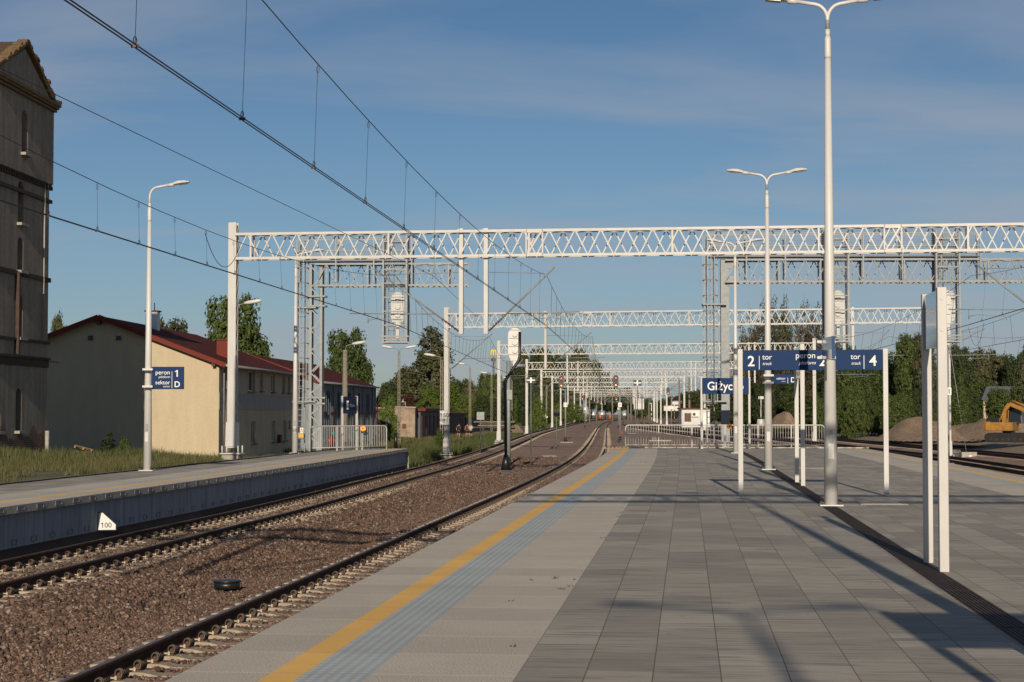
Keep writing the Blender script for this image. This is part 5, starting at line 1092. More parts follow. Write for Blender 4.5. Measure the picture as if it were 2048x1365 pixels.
wins = [(10.1, 11.95), (8.0, 9.45), (5.05, 6.95), (.95, 2.8)]; topw = (13.2, 15.1)
m = MB(); oc = lambda zs, y0=3.55, y1=4.3: [(y0, y1, a, b_) for a, b_ in zs]
wall_open(m, (0, 0), (0, 1), TL, -1, 12.3, .5, oc(wins)+[(1.05, 1.65, .95, 1.8)]); m.box((-TW/2, .25, 5.65), (TW-1.0, .5, 13.3)); m.box((-TW+.25, TL/2, 5.65), (.5, TL, 13.3)); m.box((-TW/2, TL-.25, 5.65), (TW-1.0, .5, 13.3))
body = m.build('wall', M['tower'], t)
m = MB(); wall_open(m, (.14, -.14), (0, 1), TL+.28, 12.3, 15.95, .5, [(3.69, 4.44, *topw)]); m.box((-TW/2, .11, 14.12), (TW-.74, .5, 3.65)); m.box((-TW+.11, TL/2, 14.12), (.5, TL+.28, 3.65)); m.box((-TW/2, TL-.11, 14.12), (TW-.74, .5, 3.65)); m.build('upper_wall', M['tower'], t)
for i, (a, b_) in enumerate(wins+[topw]+[(.95, 1.8)]):
    xo = .14 if i == 4 else 0; yc, hw = (3.925, .375) if i < 5 else (1.35, .3); w_ = MB().box((xo-.42, yc, (a+b_)/2), (.05, hw*2, b_-a)).build('slit_window', M['black'], t)
    poly = [(-hw, .002), (-hw, -hw)]+[(hw*math.cos(q), -hw+hw*math.sin(q)) for q in [math.pi-k*math.pi/8 for k in range(9)]]+[(hw, .002)]
    if i < 5: MB().prism(poly, (xo-.01, yc, b_), (0, 1, 0), Z_, -.35).build('arch', M['tower'], w_)
    MB().box((xo+.08, yc, a-.08), (.3, hw*2+.25, .12)).build('sill', M['conc'], w_)
m = MB()
for z, pr, h in ((12.3, .10, .14), (11.5, .12, .16), (7.85, .10, .2), (4.95, .10, .12), (4.2, .12, .10), (4.0, .05, .4)): m.box((-TW/2+pr/2, TL/2, z), (TW+pr, TL+pr*2, h))
m.build('string_course', M['towerd'], t); m = MB()
y = -.1
while y < TL+.1: m.box((.07, y, 12.12), (.12, .14, .18)); y += .32
m.build('dentil_row', M['towerd'], t, kind='stuff'); m = MB()
for z, h in ((15.75, .12), (15.9, .12), (16.03, .14)): m.box((-TW/2+.1, TL/2, z), (TW+.3+(z-15.7)*.9, TL+.3+(z-15.7)*1.8, h))
m.build('cornice', M['lichen'], t); gx = .12; half = TL/2+.25; RZt = 18.2
MB().prism([(TL/2-half+.3, 16.1), (TL/2+half-.3, 16.1), (TL/2, RZt-.35)], (gx, 0, 0), (0, 1, 0), Z_, -.4).build('gable', M['tower'], t)
m = MB()
for s in (-1, 1):
    m.bar((.06, TL/2, RZt-.06), (.06, TL/2+s*(half+.2), 16.0), .42, .16, up=(0, 0, 1)); n_ = 15
    for k in range(n_): p = Vector((0, TL/2, RZt)).lerp(Vector((0, TL/2+s*(half+.25), 16.05)), (k+.5)/n_); m.box((.06+.05*math.sin(k*2.3), p.y, p.z+.04+.03*math.sin(k*3.7)), (.46+.06*math.sin(k*5.1), .25, .10), rx=-s*.55)
m.build('gable_coping', M['lichen'], t); m = MB()
for s in (-1, 1): m.bar((-TW/2-.2, TL/2+s*.01, RZt-.1), (-TW/2-.2, TL/2+s*(half+.3), 15.95), TW, .14, up=(0, 0, 1))
m.build('roof', M['oldroof'], t); m = MB()
for k in range(6): m.box((-1.0-k*1.1, TL/2-1.2-.2*(k % 3), 17.55-.1*(k % 3)), (.9, .2, .08), rx=.55)
m.build('torn_roofing', M['conc'], t, kind='stuff'); m = MB()
m.tube([(.10, 6.9, 12.2), (.10, 6.9, 5.1)], .035, 6); m.tube([(.20, 7.3, .9), (.20, 7.3, -.6)], .10, 6); m.build('drainpipe', M['conc'], t)
MB().box((.12, 3.35, 6.1), (.16, .16, 3.6)).build('steel_profile', M['towerd'], t); MB().bar((.05, TL-.3, 4.1), (.1, TL+1.4, 4.08), .05).build('rod', M['brown'], t); MB().bar((.2, TL+.1, 16.2), (.35, TL+.5, 16.2), .14).build('gutter_end', M['slate'], t)
# pallets beside the tower
p = Vector((-20.3, 83.5, -.62)); t = empty('pallet_pile', p, .4, 'broken wooden pallets and scrap heaped beside the tower', 'pallet heap')
for k in range(4):
    m = MB(); 
    for j in range(5): m.box((-.5+j*.24, 0, .15), (.12, .9, .02))
    for j in (-.4, 0, .4): m.box((0, j, .08), (1.1, .08, .1))
    o = m.build('pallet', M['wood'], t); o.location = (.25*(k % 2), 0, .16*k); o.rotation_euler = (.25*(k == 3), .5*(k % 2)-.1*k, .4*k)
MB().box((-.7, -.1, .3), (.7, .5, .04), ry=.7).build('board', M['slate'], t)
# ---------------- garages and sheds
def shed(px0, px1, ytop, ybot, Y, label, mat, dep=8, front=True):
    a = A(px0, ytop, Y); b = A(px1, ybot, Y); W = b.x-a.x; zb = -1.4; H = a.z-zb; t = empty('shed', (a.x, Y, zb), 0, label, 'shed', None); return t, W, H
t, W, H = shed(776, 830, 815.5, 868, 196, 'flaking plastered shed with a small brick-red window', 'plaster'); MB().box((W/2, 4, H/2), (W, 8, H)).build('wall', M['plaster'], t); MB().box((W/2, 4, H+.05), (W+.2, 8.3, .12), ry=.02).build('roof', M['conc'], t); f = MB().box((W*.60, -.03, H-2.05), (.42, .08, .52)).build('window', M['brown'], t)
rowd = math.pi/2-math.atan(.062)
def garage(y0, L, wallh, label):
    q = empty('garage', (-10.7+.06*(y0-196)+.25, y0, -1.4), rowd, label, 'garage'); MB().box((L/2, 2.6, wallh/2), (L, 5.2, wallh)).build('wall', M['slate'], q); MB().box((L/2-.1, 2.4, wallh+.15), (L+.5, 6.0, .3)).build('fascia', M['trim'], q)
    MB().box((L/2-.4, 2.9, wallh+.36), (L-.6, 4.6, .12)).build('roof', M['conc'], q); x = 1.0
    while x+2.2 < L: MB().box((x+1.1, -.04, wallh*.42), (2.2, .07, wallh*.84)).build('door', M['brown'], q); x += 4.2
garage(199.2, 30, 3.35, 'dark row of garages with brown doors and a red fascia beside the plastered shed'); garage(229.8, 26, 2.85, 'lower far garage row behind the portal leg, red fascia')
MB().box((14, 0, 0), (28, .3, 2.6)).build('concrete_wall', M['slate'], loc=(-6.75, 256.5, -.2), label='dark wall between the garages and the timber stack', cat='wall').rotation_euler = (0, 0, rowd)
t = empty('timber_stack', A(1000, 858, 235), .1, 'low stack of weathered timber beams behind the grass', 'timber stack')
for k in range(4): MB().box((-1.2+.4*(k % 2), 0, .2+k*.24), (5.4-1.1*(k % 3), .7, .15)).build('beam', M['oldconc'] if k % 2 else M['bark'], t)
MB().tube([(0, 0, 0), (0, 0, 1.2)], .14, 8).build('bollard', M['black'], loc=A(791.5, 891, 128)-Vector((0, 0, .3)), label='black post stub in the grass below the shed', cat='post')
t = empty('hydrant', A(664, 902, 96), 0, 'small red hydrant behind the left railing', 'hydrant'); MB().tube([(0, 0, 0), (0, 0, .7), (0, 0, .85)], [.11, .11, .04], 10).build('body', M['redp'], t); MB().tube([(-.2, 0, .55), (.2, 0, .55)], .06, 8).build('outlet', M['redp'], t)
# ================================================================== EXCAVATORS
def excavator(loc, rz, label, sc_=1.0, uc=0.0):
    t = empty('excavator', loc, rz, label, 'excavator', 'yellow tracked excavators'); t.scale = (sc_,)*3
    for s in (-1, 1):
        m = MB(); n = 10; r = .38; pts = [(-1.5, r)]+[]; path = [( -1.5-r*math.sin(a), r-r*math.cos(a)) for a in [k*math.pi/6 for k in range(7)]]+[(1.5+r*math.sin(a), r+r*math.cos(a)) for a in [k*math.pi/6 for k in range(7)]]
        m.prism(path, (0, s*.95+.22, 0), X_, Z_, .45)
        for k in range(18): x = -1.55+k*.182; m.box((x, s*.95, -.01), (.07, .48, .05)); m.box((x, s*.95, .77), (.07, .48, .05))
        tr = m.build('crawler_track', M['rubber'], t); m = MB()
        for k in range(6): m.tube([(-1.3+k*.52, s*.95+s*.24, .22), (-1.3+k*.52, s*.95+s*.27, .22)], .13, 10)
        m.build('rollers', M['darksteel'], tr, kind='stuff')
    m = MB(); m.box((0, 0, .45), (1.8, 1.5, .4)); m.tube([(0, 0, .6), (0, 0, .95)], .55, 14); m.build('undercarriage', M['darksteel'], t)
    MB().prism([(0, 0), (.12, .0), (.2, .3), (.12, .62), (0, .6)], (1.95, 1.3, .15), X_, Z_, 2.6).build('dozer_blade', simple('worn_blade', (.30, .20, .14), .35, .6, var=.4), t)
    m = MB(); m.box((-.55, 0, 1.35), (2.3, 2.3, .75)); 
    for k in range(8): a = -math.pi/2+k*math.pi/7; m.box((-1.55-.25*math.cos(a), 1.05*math.sin(a), 1.38), (.45, .4, .8))
    b = m.build('body', M['yellowm'], t, bevel=.05); m = MB(); m.box((-1.15, .05, 1.92), (1.3, 2.1, .42), taper=.9); m.build('engine_cover', M['black'], t, bevel=.06); MB().tube([(-1.0, .6, 2.15), (-1.0, .6, 2.55)], .06, 8).build('exhaust', M['darksteel'], t)
    m = MB(); m.box((.45, .72, 2.35), (1.3, .85, 1.5), taper=.86); m.build('cab', M['glass'], t); m = MB()
    for x in (-.15, 1.05):
        for y in (.32, 1.13): m.bar((x, y, 1.6), (x*.9+.05, y*.92+.06, 3.08), .07)
    m.box((.45, .72, 3.12), (1.2, .8, .07)); m.build('cab_frame', M['yellowm'], t)
    pts = [(-.3, -.35, 1.7), (-.25, -.35, 2.7), (.2, -.35, 3.35), (2.6, -.35, 2.3)]; m = MB()
    for (p, q, w) in zip(pts[:-1], pts[1:], (.34, .42, .32)): m.bar(p, q, .32, w, up=(0, 1, 0))
    m.build('boom', M['yellowm'], t); m = MB(); m.bar((2.5, -.35, 2.5), (3.6, -.35, .8), .26, .36, up=(0, 1, 0)); m.build('dipper_arm', M['yellowm'], t)
    m = MB(); m.tube([(-.75, -.62, 1.6), (-.1, -.62, 3.0)], .10, 8); m.tube([(-.75, -.08, 1.6), (-.1, -.08, 3.0)], .10, 8); m.tube([(.4, -.35, 3.62), (2.3, -.35, 2.85)], .10, 8); m.build('hydraulic_cylinder', M['yellowm'], t)
    m = MB(); m.prism([(0, 0), (.5, .1), (.85, .6), (.6, 1.0), (0, .9)], (3.2, .1, .1), X_, Z_, .9); m.build('bucket', M['darksteel'], t)
    for o in t.children:
        if o.name.split('.')[0] in ('crawler_track', 'undercarriage', 'dozer_blade'): o.rotation_euler = (0, 0, uc)
    return t
p = A(2018, 884, 135); ex = excavator((p.x+.0, 135, p.z), R(-30), 'yellow excavator on the bare dirt at the right edge'); ex.scale = (.86,)*3
p = A(1072, 858, 300); excavator((p.x, 300, p.z), R(60), 'small far yellow excavator left of the curving tracks', .62)
# ================================================================== PEOPLE
def person(loc, joints, label, top, legs, h=1.75, rz=0, bare=False):
    """joints: dict of positions for a continuous skinned body"""
    t = empty('person', loc, rz, label, 'person'); J = joints; order = ['pel', 'spine', 'chest', 'neck', 'head', 'crown', 'sl', 'el', 'hl', 'sr', 'er', 'hr', 'kl', 'al', 'fl', 'kr', 'ar', 'fr', 'hpl', 'hpr']
    idx = {k: i for i, k in enumerate(order)}; E = [('pel', 'spine'), ('spine', 'chest'), ('chest', 'neck'), ('neck', 'head'), ('head', 'crown'), ('chest', 'sl'), ('sl', 'el'), ('el', 'hl'), ('chest', 'sr'), ('sr', 'er'), ('er', 'hr'), ('pel', 'hpl'), ('hpl', 'kl'), ('kl', 'al'), ('al', 'fl'), ('pel', 'hpr'), ('hpr', 'kr'), ('kr', 'ar'), ('ar', 'fr')]
    rad = dict(pel=.14, spine=.125, chest=.15, neck=.055, head=.095, crown=.07, sl=.06, el=.04, hl=.035, sr=.06, er=.04, hr=.035, kl=.06, al=.04, fl=.04, kr=.06, ar=.04, fr=.04, hpl=.09, hpr=.09)
    me = bpy.data.meshes.new('body'); me.from_pydata([J[k] for k in order], [(idx[a], idx[b]) for a, b in E], []); o = bpy.data.objects.new('body', me); COL.objects.link(o); o.parent = t
    me.materials.append(M['skin']); md = o.modifiers.new('skin', 'SKIN'); 
    for k in order: me.skin_vertices[0].data[idx[k]].radius = (rad[k], rad[k])
    me.skin_vertices[0].data[0].use_root = True; sb = o.modifiers.new('sub', 'SUBSURF'); sb.levels = 1; sb.render_levels = 1
    c = Vector(J['chest']); s = Vector(J['spine']); pv = Vector(J['pel']); n_ = Vector(J['neck'])
    MB().tube([pv, s, c, n_-Vector((0, 0, .03))], [.165, .16, .19, .09], 12).build('shirt', M[top], t)
    if top == 'shirt':
        for a, b_ in (('sl', 'el'), ('sr', 'er')): MB().tube([J[a], Vector(J[a]).lerp(Vector(J[b_]), .7)], [.075, .055], 8).build('sleeve', M['shirtw'] if legs == 'roof' else M[top], t)
    for a, k in (('hpl', 'kl'), ('hpr', 'kr')): MB().tube([J[a], Vector(J[a]).lerp(Vector(J[k]), .75)], [.11, .09], 8).build('trouser_leg', M['slate'] if legs != 'dark' else M['shirt'], t)
    hd = Vector(J['head']); cr_ = Vector(J['crown']); MB().tube([hd+Vector((0, .02, .0)), (hd+cr_)/2+Vector((0, .02, .03)), cr_+Vector((0, .01, .06))], [.10, .108, .05], 10).build('hair', M['hair'], t); return t
def stand(lean=0, arm=0): return dict(pel=(0, 0, .95), spine=(0, 0, 1.12), chest=(lean*.3, 0, 1.36), neck=(lean*.5, 0, 1.5), head=(lean*.6, 0, 1.6), crown=(lean*.6, 0, 1.7), sl=(-.19, 0, 1.42), el=(-.24, 0, 1.15), hl=(-.22, -.1, .92), sr=(.19, 0, 1.42), er=(.25, -.05+arm*-.1, 1.15), hr=(.2, -.25*arm, 1.0+.3*arm), hpl=(-.1, 0, .92), kl=(-.11, -.02, .5), al=(-.11, 0, .09), fl=(-.12, -.15, .04), hpr=(.1, 0, .92), kr=(.12, .02, .5), ar=(.12, .05, .09), fr=(.13, -.1, .04))
sit = dict(pel=(0, 0, .12), spine=(.02, 0, .28), chest=(.08, 0, .52), neck=(.12, 0, .67), head=(.16, 0, .78), crown=(.17, 0, .88), sl=(.05, -.17, .58), el=(.28, -.18, .42), hl=(.46, -.12, .52), sr=(.05, .17, .58), er=(.28, .18, .42), hr=(.46, .1, .52), hpl=(.05, -.1, .1), kl=(.42, -.12, .36), al=(.36, -.12, -.02), fl=(.5, -.12, -.03), hpr=(.05, .1, .1), kr=(.42, .12, .36), ar=(.36, .12, -.02), fr=(.5, .12, -.03))
p = A(804, 815, 198); person((p.x, 198, A(804, 815.5, 196).z+.14), sit, 'person in a dark top sitting on the plastered shed roof', 'shirt', 'roof')
for px, yb, Y, tp, lab in ((917, 862, 212, 'shirt', 'person in black standing in front of the dark garage wall'), (934, 861, 214, 'brown', 'person in a brown top beside the lattice lamp post'), (941.5, 860, 213, 'shirtw', 'person in a white top beside the one in brown')):
    p = A(px, yb, Y); person((p.x, Y, ground_z(Y, p.x-cx(Y))-.05), stand(.1, .6), lab, tp, 'dark', rz=random.uniform(-.6, .6))
# ================================================================== EARTH HEAPS
def heap(px0, px1, ytop, ybot, Y, label, seed, dep=7):
    a = A(px0, ybot, Y); b = A(px1, ybot, Y); W = (b.x-a.x)/2; H = A(px0, ytop, Y).z-a.z; n = 40; V = []; Fc = []; rs = np.random.default_rng(seed); ph = rs.uniform(0, 6, 6)
    for j in range(n+1):
        for i in range(n+1):
            u = i/n*2-1; v = j/n*2-1; r = math.sqrt((u/1.0)**2+(v/1.0)**2); h = max(0, 1-r**1.3)
            h *= .85+.22*math.sin(u*4+ph[0])*math.cos(v*5+ph[1])+.06*math.sin(u*17+ph[2]+v*13); V.append((u*W, v*dep, h*H*1.1-.25+.03*math.sin(u*40+v*31)))
    for j in range(n):
        for i in range(n): k = j*(n+1)+i; Fc.append((k, k+1, k+n+2, k+n+1))
    npmesh('earth_heap', np.array(V), np.array(Fc), M['dirt'], nper=4, smooth=True, kind='structure').location = ((a.x+b.x)/2, Y, a.z)
heap(1760, 1925, 828, 874, 150, '', 1, 9); heap(1800, 2200, 832, 872, 172, '', 2, 10); heap(1535, 1600, 818, 852, 200, '', 3, 5); heap(1500, 1560, 836, 853, 205, '', 4, 4); heap(1905, 2020, 833, 872, 158, '', 5, 8); heap(1010, 1050, 845, 862, 240, '', 6, 4)
# ================================================================== TREES
def leaf_cloud(seed, lobes, n, leaf, clump=.38, nclump=None, up=.25):
    rs = np.random.default_rng(seed); vol = np.array([l[3]*l[4]*l[5] for l in lobes])**.75; nc = nclump or n//28; li = rs.choice(len(lobes), nc, p=vol/vol.sum()); L = np.array(lobes)[li]
    d = rs.normal(size=(nc, 3)); d /= np.linalg.norm(d, axis=1)[:, None]; rr = rs.uniform(.45, 1.0, nc)**.6*rs.uniform(.85, 1.12, nc); C = L[:, :3]+d*L[:, 3:6]*rr[:, None]
    cs = clump*rs.uniform(.6, 1.35, nc); ci = rs.integers(0, nc, n); off = rs.normal(size=(n, 3)); off /= np.linalg.norm(off, axis=1)[:, None]; off *= rs.uniform(.25, 1, n)[:, None]**.6; off[:, 2] *= .75; pos = C[ci]+off*cs[ci][:, None]
    nr = off*1.0+d[ci]*.5+rs.normal(size=(n, 3))*.45; nr[:, 2] += up; nr /= np.linalg.norm(nr, axis=1)[:, None]; a = np.cross(nr, rs.normal(size=(n, 3))); a /= np.linalg.norm(a, axis=1)[:, None]; b = np.cross(nr, a)
    s = leaf*rs.uniform(.6, 1.4, n)[:, None]; V = np.stack([pos-a*s-b*s*.55, pos+a*s*.2-b*s*.75, pos+a*s+b*s*.3, pos-a*s*.1+b*s*.8], 1).reshape(-1, 3); return V, np.arange(n*4).reshape(-1, 4), C
SH = {
 'round': dict(lobes=[(0, 0, 6.4, 2.7, 2.7, 2.9), (-1.7, .3, 5.2, 1.8, 1.9, 1.7), (1.8, -.2, 5.4, 1.8, 1.9, 1.8), (.5, .4, 8.1, 1.6, 1.6, 1.7), (-.8, -1.2, 7.2, 1.6, 1.5, 1.5), (.8, 1.2, 4.0, 2.0, 1.8, 1.2)], n=14000, leaf=.14, clump=.62),
 'oak': dict(lobes=[(0, 0, 5.6, 3.4, 3.0, 2.6), (-2.3, 0, 4.9, 1.9, 1.9, 1.6), (2.4, .2, 5.4, 1.7, 1.9, 1.7), (-1.2, 0, 8.0, 1.6, 1.6, 1.4), (1.5, .5, 7.8, 1.5, 1.5, 1.6), (0, 0, 3.2, 3.0, 2.6, 1.5)], n=14000, leaf=.14, clump=.66),
 'tall': dict(lobes=[(0, 0, 7.6, 1.5, 1.5, 2.3), (.3, 0, 5.2, 1.9, 1.8, 2.4), (-.9, .2, 3.6, 1.6, 1.5, 1.8), (.9, 0, 3.4, 1.5, 1.5, 1.6), (-.4, 0, 6.6, 1.3, 1.4, 1.6)], n=12000, leaf=.115, clump=.48),
 'shrub': dict(lobes=[(0, 0, 4.2, 3.8, 3.4, 3.6), (-3.2, 0, 3.2, 2.6, 2.4, 2.7), (3.2, .2, 3.4, 2.6, 2.4, 2.9), (1.2, -.8, 7.2, 2.0, 1.9, 2.2), (-1.6, .5, 6.6, 1.9, 1.9, 2.2)], n=8000, leaf=.17, clump=.75),
 'conifer': dict(lobes=[(0, 0, 1.6+k*1.15, 2.5*(1-k/8.2), 2.5*(1-k/8.2), .7) for k in range(8)], n=7500, leaf=.13, clump=.45),
 'sparse': dict(lobes=[(0, 0, 4.2, 2.1, 2.1, 2.8), (-1.0, 0, 6.6, 1.2, 1.2, 1.6), (1.1, 0, 6.3, 1.2, 1.2, 1.8), (.1, 0, 8.3, 1.0, 1.0, 1.4)], n=3200, leaf=.085, clump=.50),
}
_tm = {}
def tree_parts(shape, lm):
    if (shape, lm) in _tm: return _tm[(shape, lm)]
    S = SH[shape]; seed = sum(map(ord, shape))
    if (shape, None) not in _tm:
        V, Fc, C = leaf_cloud(seed, S['lobes'], S['n'], S['leaf'], S['clump']); m = MB(); rs = random.Random(seed); H = 8.6 if shape != 'shrub' else 5
        m.tube([(0, 0, -.6), (.04, 0, 1.5), (.1, .05, 4), (0, 0, H)], [.24, .19, .14, .03], 8); nb = 46 if shape == 'sparse' else 16
        for k in range(nb):
            c = Vector(C[rs.randrange(len(C))]); z = max(.8, min(c.z-1.0-rs.random(), H-1)); p0 = Vector((.05, .02, z)); mid = p0.lerp(c, .5)+Vector((0, 0, -.15)); m.tube([p0, mid, c], [.08 if shape != 'sparse' else .06, .045, .012], 5)
            if shape == 'sparse': m.tube([c, c+Vector((rs.uniform(-.3, .3), rs.uniform(-.3, .3), rs.uniform(.6, 1.4)))], [.025, .008], 4)
        _tm[(shape, None)] = (V, Fc, m)
    V, Fc, m = _tm[(shape, None)]; cr_ = npmesh('crown', V, Fc, M[lm], nper=4); me = cr_.data; bpy.data.objects.remove(cr_)
    if (shape, 'trunk') not in _tm: tr = m.build('trunk', M['bark']); _tm[(shape, 'trunk')] = tr.data; bpy.data.objects.remove(tr)
    _tm[(shape, lm)] = (me, _tm[(shape, 'trunk')]); return _tm[(shape, lm)]
HW = {'round': 3.6, 'oak': 4.3, 'tall': 2.3, 'shrub': 5.6, 'conifer': 2.7, 'sparse': 2.6}
HT = {'round': 9.6, 'oak': 9.3, 'tall': 9.9, 'shrub': 9.2, 'conifer': 10.2, 'sparse': 9.6}
def tree(px, ytop, hw, Y, shape, lm, label, group=None, name='tree', cat='tree', zb=-1.3, ls=1.0):
    c = A(px, 800, Y); top = A(px, ytop, Y).z; H = top-zb; me, tr = tree_parts(shape, lm); t = empty(name, (c.x, Y, zb), random.uniform(0, 6.28), label, cat, group); sz = H/HT[shape]; sx = hw/F*Y/HW[shape]
    t.scale = (sx, sx, sz); a = bpy.data.objects.new('crown', me); b = bpy.data.objects.new('trunk', tr)
    for o in (a, b): COL.objects.link(o); o.parent = t
    return t
tree(465, 594, 82, 152, 'oak', 'leafm', 'large green tree behind the red roof, left of the nearest portal leg')
tree(335, 637, 58, 175, 'oak', 'leafo', 'pale olive treetop showing over the red roof ridge')
tree(116, 630, 26, 140, 'round', 'leafo', 'treetop showing between the tower and the cream house')
tree(693, 660, 58, 168, 'oak', 'leafm', 'round green tree behind the grey hall, right of the left gantry')
tree(866, 655, 50, 300, 'tall', 'leafo', 'tall poplar-like tree left of the second portal leg')
tree(812, 735, 42, 305, 'round', 'leafo', 'rounded olive-green tree at the foot of the tall one')
tree(778, 765, 30, 240, 'round', 'leafd', 'dark green tree just right of the grey hall')
tree(775, 790, 26, 160, 'shrub', 'leafb', 'green bush at the right end of the grey hall', name='shrub', cat='shrub')
tree(812, 787, 30, 260, 'shrub', 'leafr', 'dark copper-leaved shrub behind the plastered shed', name='shrub', cat='shrub')
tree(858, 770, 36, 290, 'shrub', 'leafb', 'bright green shrub above the left garage', name='shrub', cat='shrub')
tree(897, 762, 34, 292, 'round', 'leafb', 'bright green tree right behind the second portal leg')
tree(925, 790, 26, 294, 'shrub', 'leafb', 'bright bush above the lower garage', name='shrub', cat='shrub')
def prof_row(x0, x1, step, tops, Yr, shapes, mats, group, label, jit=8, hwf=1.0, zb=-1.5, name='tree', cat='tree'):
    x = x0
    while x < x1:
        xx = x+random.uniform(-step*.3, step*.3); yt = float(np.interp(xx, [q[0] for q in tops], [q[1] for q in tops]))+random.uniform(-jit*.3, jit); Y = random.uniform(*Yr)
        tree(xx, yt, step*random.uniform(.9, 1.25)*hwf, Y, random.choice(shapes), random.choice(mats), label, group, zb=zb, name=name, cat=cat); x += step
T1 = [(920, 752), (1020, 750), (1045, 700), (1090, 692), (1118, 712), (1165, 694), (1185, 712), (1215, 752), (1270, 784)]; BL = ('trees in the belt beyond the curve', 'tree in the belt beyond the curve, left of the railing')
prof_row(925, 1052, 22, T1, (300, 340), ['round', 'oak', 'tall'], ['leafd', 'leafm', 'leafo'], *BL, 14, 1.15); prof_row(1050, 1142, 18, T1, (480, 530), ['round', 'oak'], ['leafd', 'leafm', 'leafo'], *BL, 16, 1.3)
prof_row(1142, 1180, 14, T1, (610, 650), ['round', 'oak'], ['leafo', 'leafm'], *BL, 16, 1.3); prof_row(1180, 1275, 15, T1, (830, 900), ['round', 'oak'], ['leafd', 'leafm'], *BL, 10, 1.35)
prof_row(930, 1085, 20, [(930, 790), (1100, 785)], (270, 300), ['shrub', 'oak'], ['leafm', 'leafd', 'leafb'], 'bushes along the foot of the left tree belt', 'bush along the foot of the left tree belt', 10, 1.1, name='shrub', cat='shrub')
prof_row(1085, 1150, 16, [(1085, 795), (1150, 805)], (440, 470), ['shrub', 'oak'], ['leafm', 'leafd', 'leafb'], 'bushes along the foot of the left tree belt', 'bush along the foot of the left tree belt', 8, 1.2, name='shrub', cat='shrub')
FL = ('low far trees behind the white hut', 'low far tree on the skyline behind the white hut')
prof_row(1265, 1345, 15, [(1240, 792), (1345, 795)], (950, 1050), ['oak', 'round', 'shrub'], ['leafd', 'leafm'], *FL, 6, 1.3); prof_row(1345, 1500, 17, [(1330, 795), (1390, 780), (1440, 768), (1500, 790)], (560, 680), ['oak', 'round', 'shrub'], ['leafd', 'leafm'], *FL, 8, 1.3)
prof_row(1385, 1480, 30, [(1380, 785), (1480, 780)], (330, 360), ['oak', 'round'], ['leafd', 'leafm'], 'trees just behind the white hut', 'dark tree just behind the white hut', 8, 1.2)
prof_row(1490, 1668, 21, [(1480, 660), (1500, 610), (1560, 585), (1600, 600), (1665, 600)], (255, 285), ['sparse'], ['leafs', 'leafo'], 'thin brown treetops with bare twigs', 'thin brownish tree with bare twigs above the long blue sign', 14, 1.5)
prof_row(1480, 1690, 24, [(1480, 700), (1540, 690), (1690, 690)], (262, 290), ['round', 'oak', 'sparse'], ['leafs', 'leafo', 'leafd'], 'brownish trees under the thin treetops', 'brownish tree under the thin bare treetops', 20, 1.2)
prof_row(1480, 1670, 26, [(1480, 760), (1690, 735)], (235, 252), ['conifer', 'round', 'oak'], ['leafd'], 'dark trees low behind the lamp posts', 'dark tree low behind the middle lamp post', 16, 1.2)
prof_row(1672, 1905, 27, [(1665, 700), (1700, 688), (1740, 705), (1770, 690), (1795, 662), (1845, 655), (1880, 690), (1905, 700)], (225, 262), ['round', 'oak', 'oak'], ['leafd', 'leafm', 'leafo'], 'dense green trees right of the tall lamp', 'dense green tree right of the tall lamp', 26, 1.35)
prof_row(1640, 1960, 25, [(1640, 790), (1700, 765), (1800, 775), (1960, 770)], (195, 215), ['shrub', 'oak'], ['leafm', 'leafo', 'leafd'], 'bushes in front of the dense green trees', 'bush in front of the dense green trees', 18, 1.05, name='shrub', cat='shrub')
prof_row(1905, 2110, 26, [(1890, 690), (1940, 690), (1990, 705), (2030, 700), (2100, 690)], (300, 360), ['round', 'oak'], ['leafo', 'leafd', 'leafo'], 'olive trees at the right edge', 'olive green tree at the right edge of the photo', 10, 1.3)
prof_row(1910, 2110, 27, [(1900, 745), (2000, 770), (2100, 750)], (240, 270), ['shrub', 'oak'], ['leafo', 'leafm'], 'bushes behind the excavator', 'bush behind the right excavator', 16, 1.15, name='shrub', cat='shrub')
tree(218, 862, 34, 86, 'conifer', 'leafd', 'small dark conifer in front of the cream gable', zb=-.95, name='shrub', cat='shrub'); tree(250, 872, 26, 85, 'shrub', 'leafm', 'small green bush right of the dark conifer', zb=-.95, name='shrub', cat='shrub'); tree(880, 856, 12, 140, 'shrub', 'leafm', 'small round bush in the grass below the garages', zb=-1.1, name='shrub', cat='shrub')
# small roof glimpsed behind the right excavator
t = empty('small_house', A(2010, 832, 260), 0, 'little house with a grey roof glimpsed behind the excavator', 'house'); MB().box((0, 3, .6), (6, 5, 3.4)).build('wall', M['cream'], t); MB().prism([(-3.4, 0), (3.4, 0), (2.6, 2.0), (-2.6, 2.0)], (0, 5.6, 2.3), X_, Z_, 5.4).build('roof', M['slate'], t)
# white vehicles and clutter far down the yard
for px, py, W, H, Y, lab in ((1345, 812, 5.0, .9, 520, 'white building with a red strip far behind the signals'), (1356, 803, 3.6, .9, 560, 'second white far building above the first'), (1278, 812, 3.5, 2.2, 620, 'small white house far down the line')):
    a = A(px, py, Y); t = empty('far_building', (a.x, Y, a.z-1.5), 0, lab, 'building'); MB().box((0, 2, H), (W, 4, H*2)).build('wall', M['whitecl'], t); MB().box((0, 1.9, H*2-.1), (W+.3, 4.4, .3)).build('roof', M['trim'] if W > 4 else M['slate'], t)
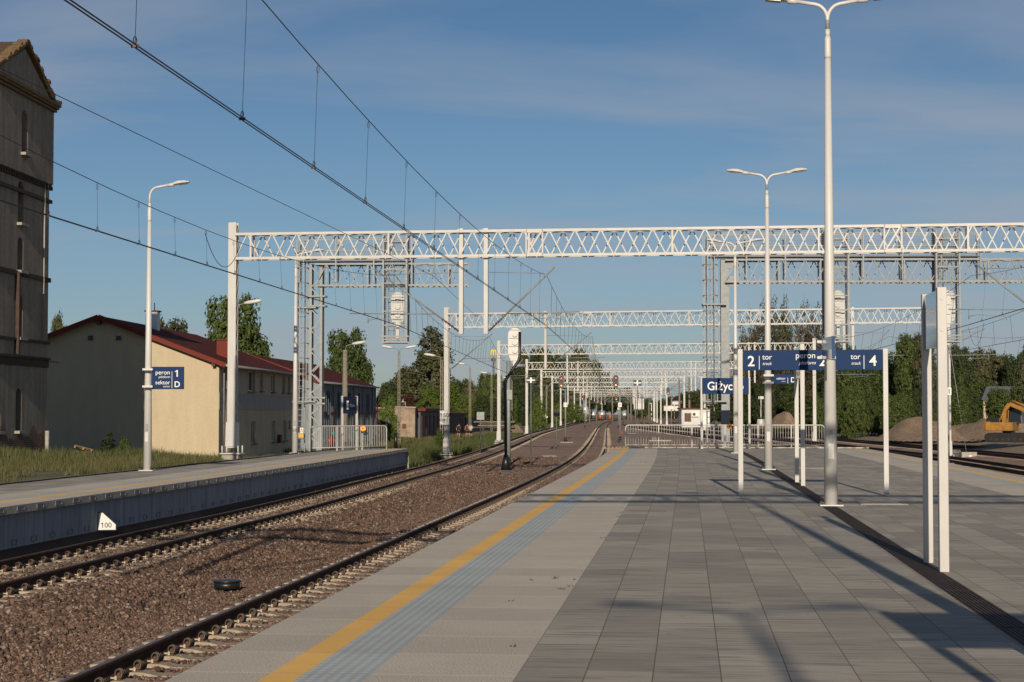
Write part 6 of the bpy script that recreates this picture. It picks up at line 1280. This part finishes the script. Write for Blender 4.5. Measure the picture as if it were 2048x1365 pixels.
# ================================================================== GRASS
def blades(name, regions, mat, label):
    Vs = []; n_tot = 0
    for (y0, y1, d0, d1, dens, h0, h1, w, thr) in regions:
        n = int((y1-y0)*(d1-d0)*dens); Y = RNG.uniform(y0, y1, n); d = RNG.uniform(d0, d1, n)
        nz = np.sin(d*1.1+1.3*np.sin(Y*.35))+np.sin(Y*.5+d*.6)+.6*np.sin(d*2.7-Y*1.3); k = nz > thr; Y = Y[k]; d = d[k]; nz = nz[k]; n = len(Y)
        X = np.interp(Y, YS, XS)+d; Yw = Y; z = np.array([ground_z(a, b) for a, b in zip(Y, d)])-.03
        h = RNG.uniform(h0, h1, n)*(.75+.18*nz); a = RNG.uniform(0, 6.28, n); ww = w*RNG.uniform(.6, 1.4, n); lx_ = RNG.normal(0, .22, n)*h; ly = RNG.normal(0, .22, n)*h
        b0 = np.stack([X-np.cos(a)*ww, Yw-np.sin(a)*ww, z], -1); b1 = np.stack([X+np.cos(a)*ww, Yw+np.sin(a)*ww, z], -1); tp = np.stack([X+lx_, Yw+ly, z+h], -1); Vs.append(np.stack([b0, b1, tp], 1).reshape(-1, 3))
    V = np.concatenate(Vs); npmesh(name, V, np.arange(len(V)).reshape(-1, 3), mat, kind='stuff', label=label)
blades('grass', [(38, 62, -20, -11.2, 120, .15, .45, .012, -1.0), (62, 98, -24, -11.2, 120, .12, .42, .018, -.8), (62, 99, -40, -18, 60, .3, .75, .03, -1.8), (100, 185, -16, -9.5, 55, .15, .4, .03, -.3), (120, 230, -34, -16, 26, .2, .5, .05, -.5)], M['grass'], 'long dry grass on the bank behind the left platform')
blades('tall_weeds', [(62, 88, -22, -16, 75, .3, .75, .022, .2), (88, 135, -14.5, -9.2, 75, .3, .85, .03, -.2), (135, 240, -14, -9.4, 40, .3, .8, .045, .0), (200, 260, 36, 66, 10, .5, 1.6, .08, -.3), (180, 230, 33, 60, 12, .1, .5, .06, .6)], M['grassd'], 'tall green weeds along the left track and by the earth heaps')
# little weeds in the platform joints
m = MB(); rs = random.Random(3); WS = .6
for px, py, s_ in ((1242, 1026, .05), (1235, 1034, .03), (1206, 1077, .05), (1110, 1158, .09), (1124, 1179, .06), (1066, 1161, .03), (1020, 1203, .03), (1025, 1294, .045), (1141, 1173, .03), (1150, 1160, .03), (1228, 1050, .03), (1290, 925, .08), (1283, 923, .06)):
    p = G(px, py); s = s_*WS
    for k in range(7):
        a = rs.uniform(0, 6.28); q = p+Vector((rs.uniform(-.03, .03), rs.uniform(-.02, .02), 0)); e = q+Vector((math.cos(a)*s*.7, math.sin(a)*s*.4, s*rs.uniform(.4, 1))); m.add([q+Vector((-.004, 0, 0)), q+Vector((.004, 0, 0)), e], [(0, 1, 2), (2, 1, 0)])
m.build('joint_weeds', M['grass'], kind='stuff', label='tiny weeds growing in the platform joints')
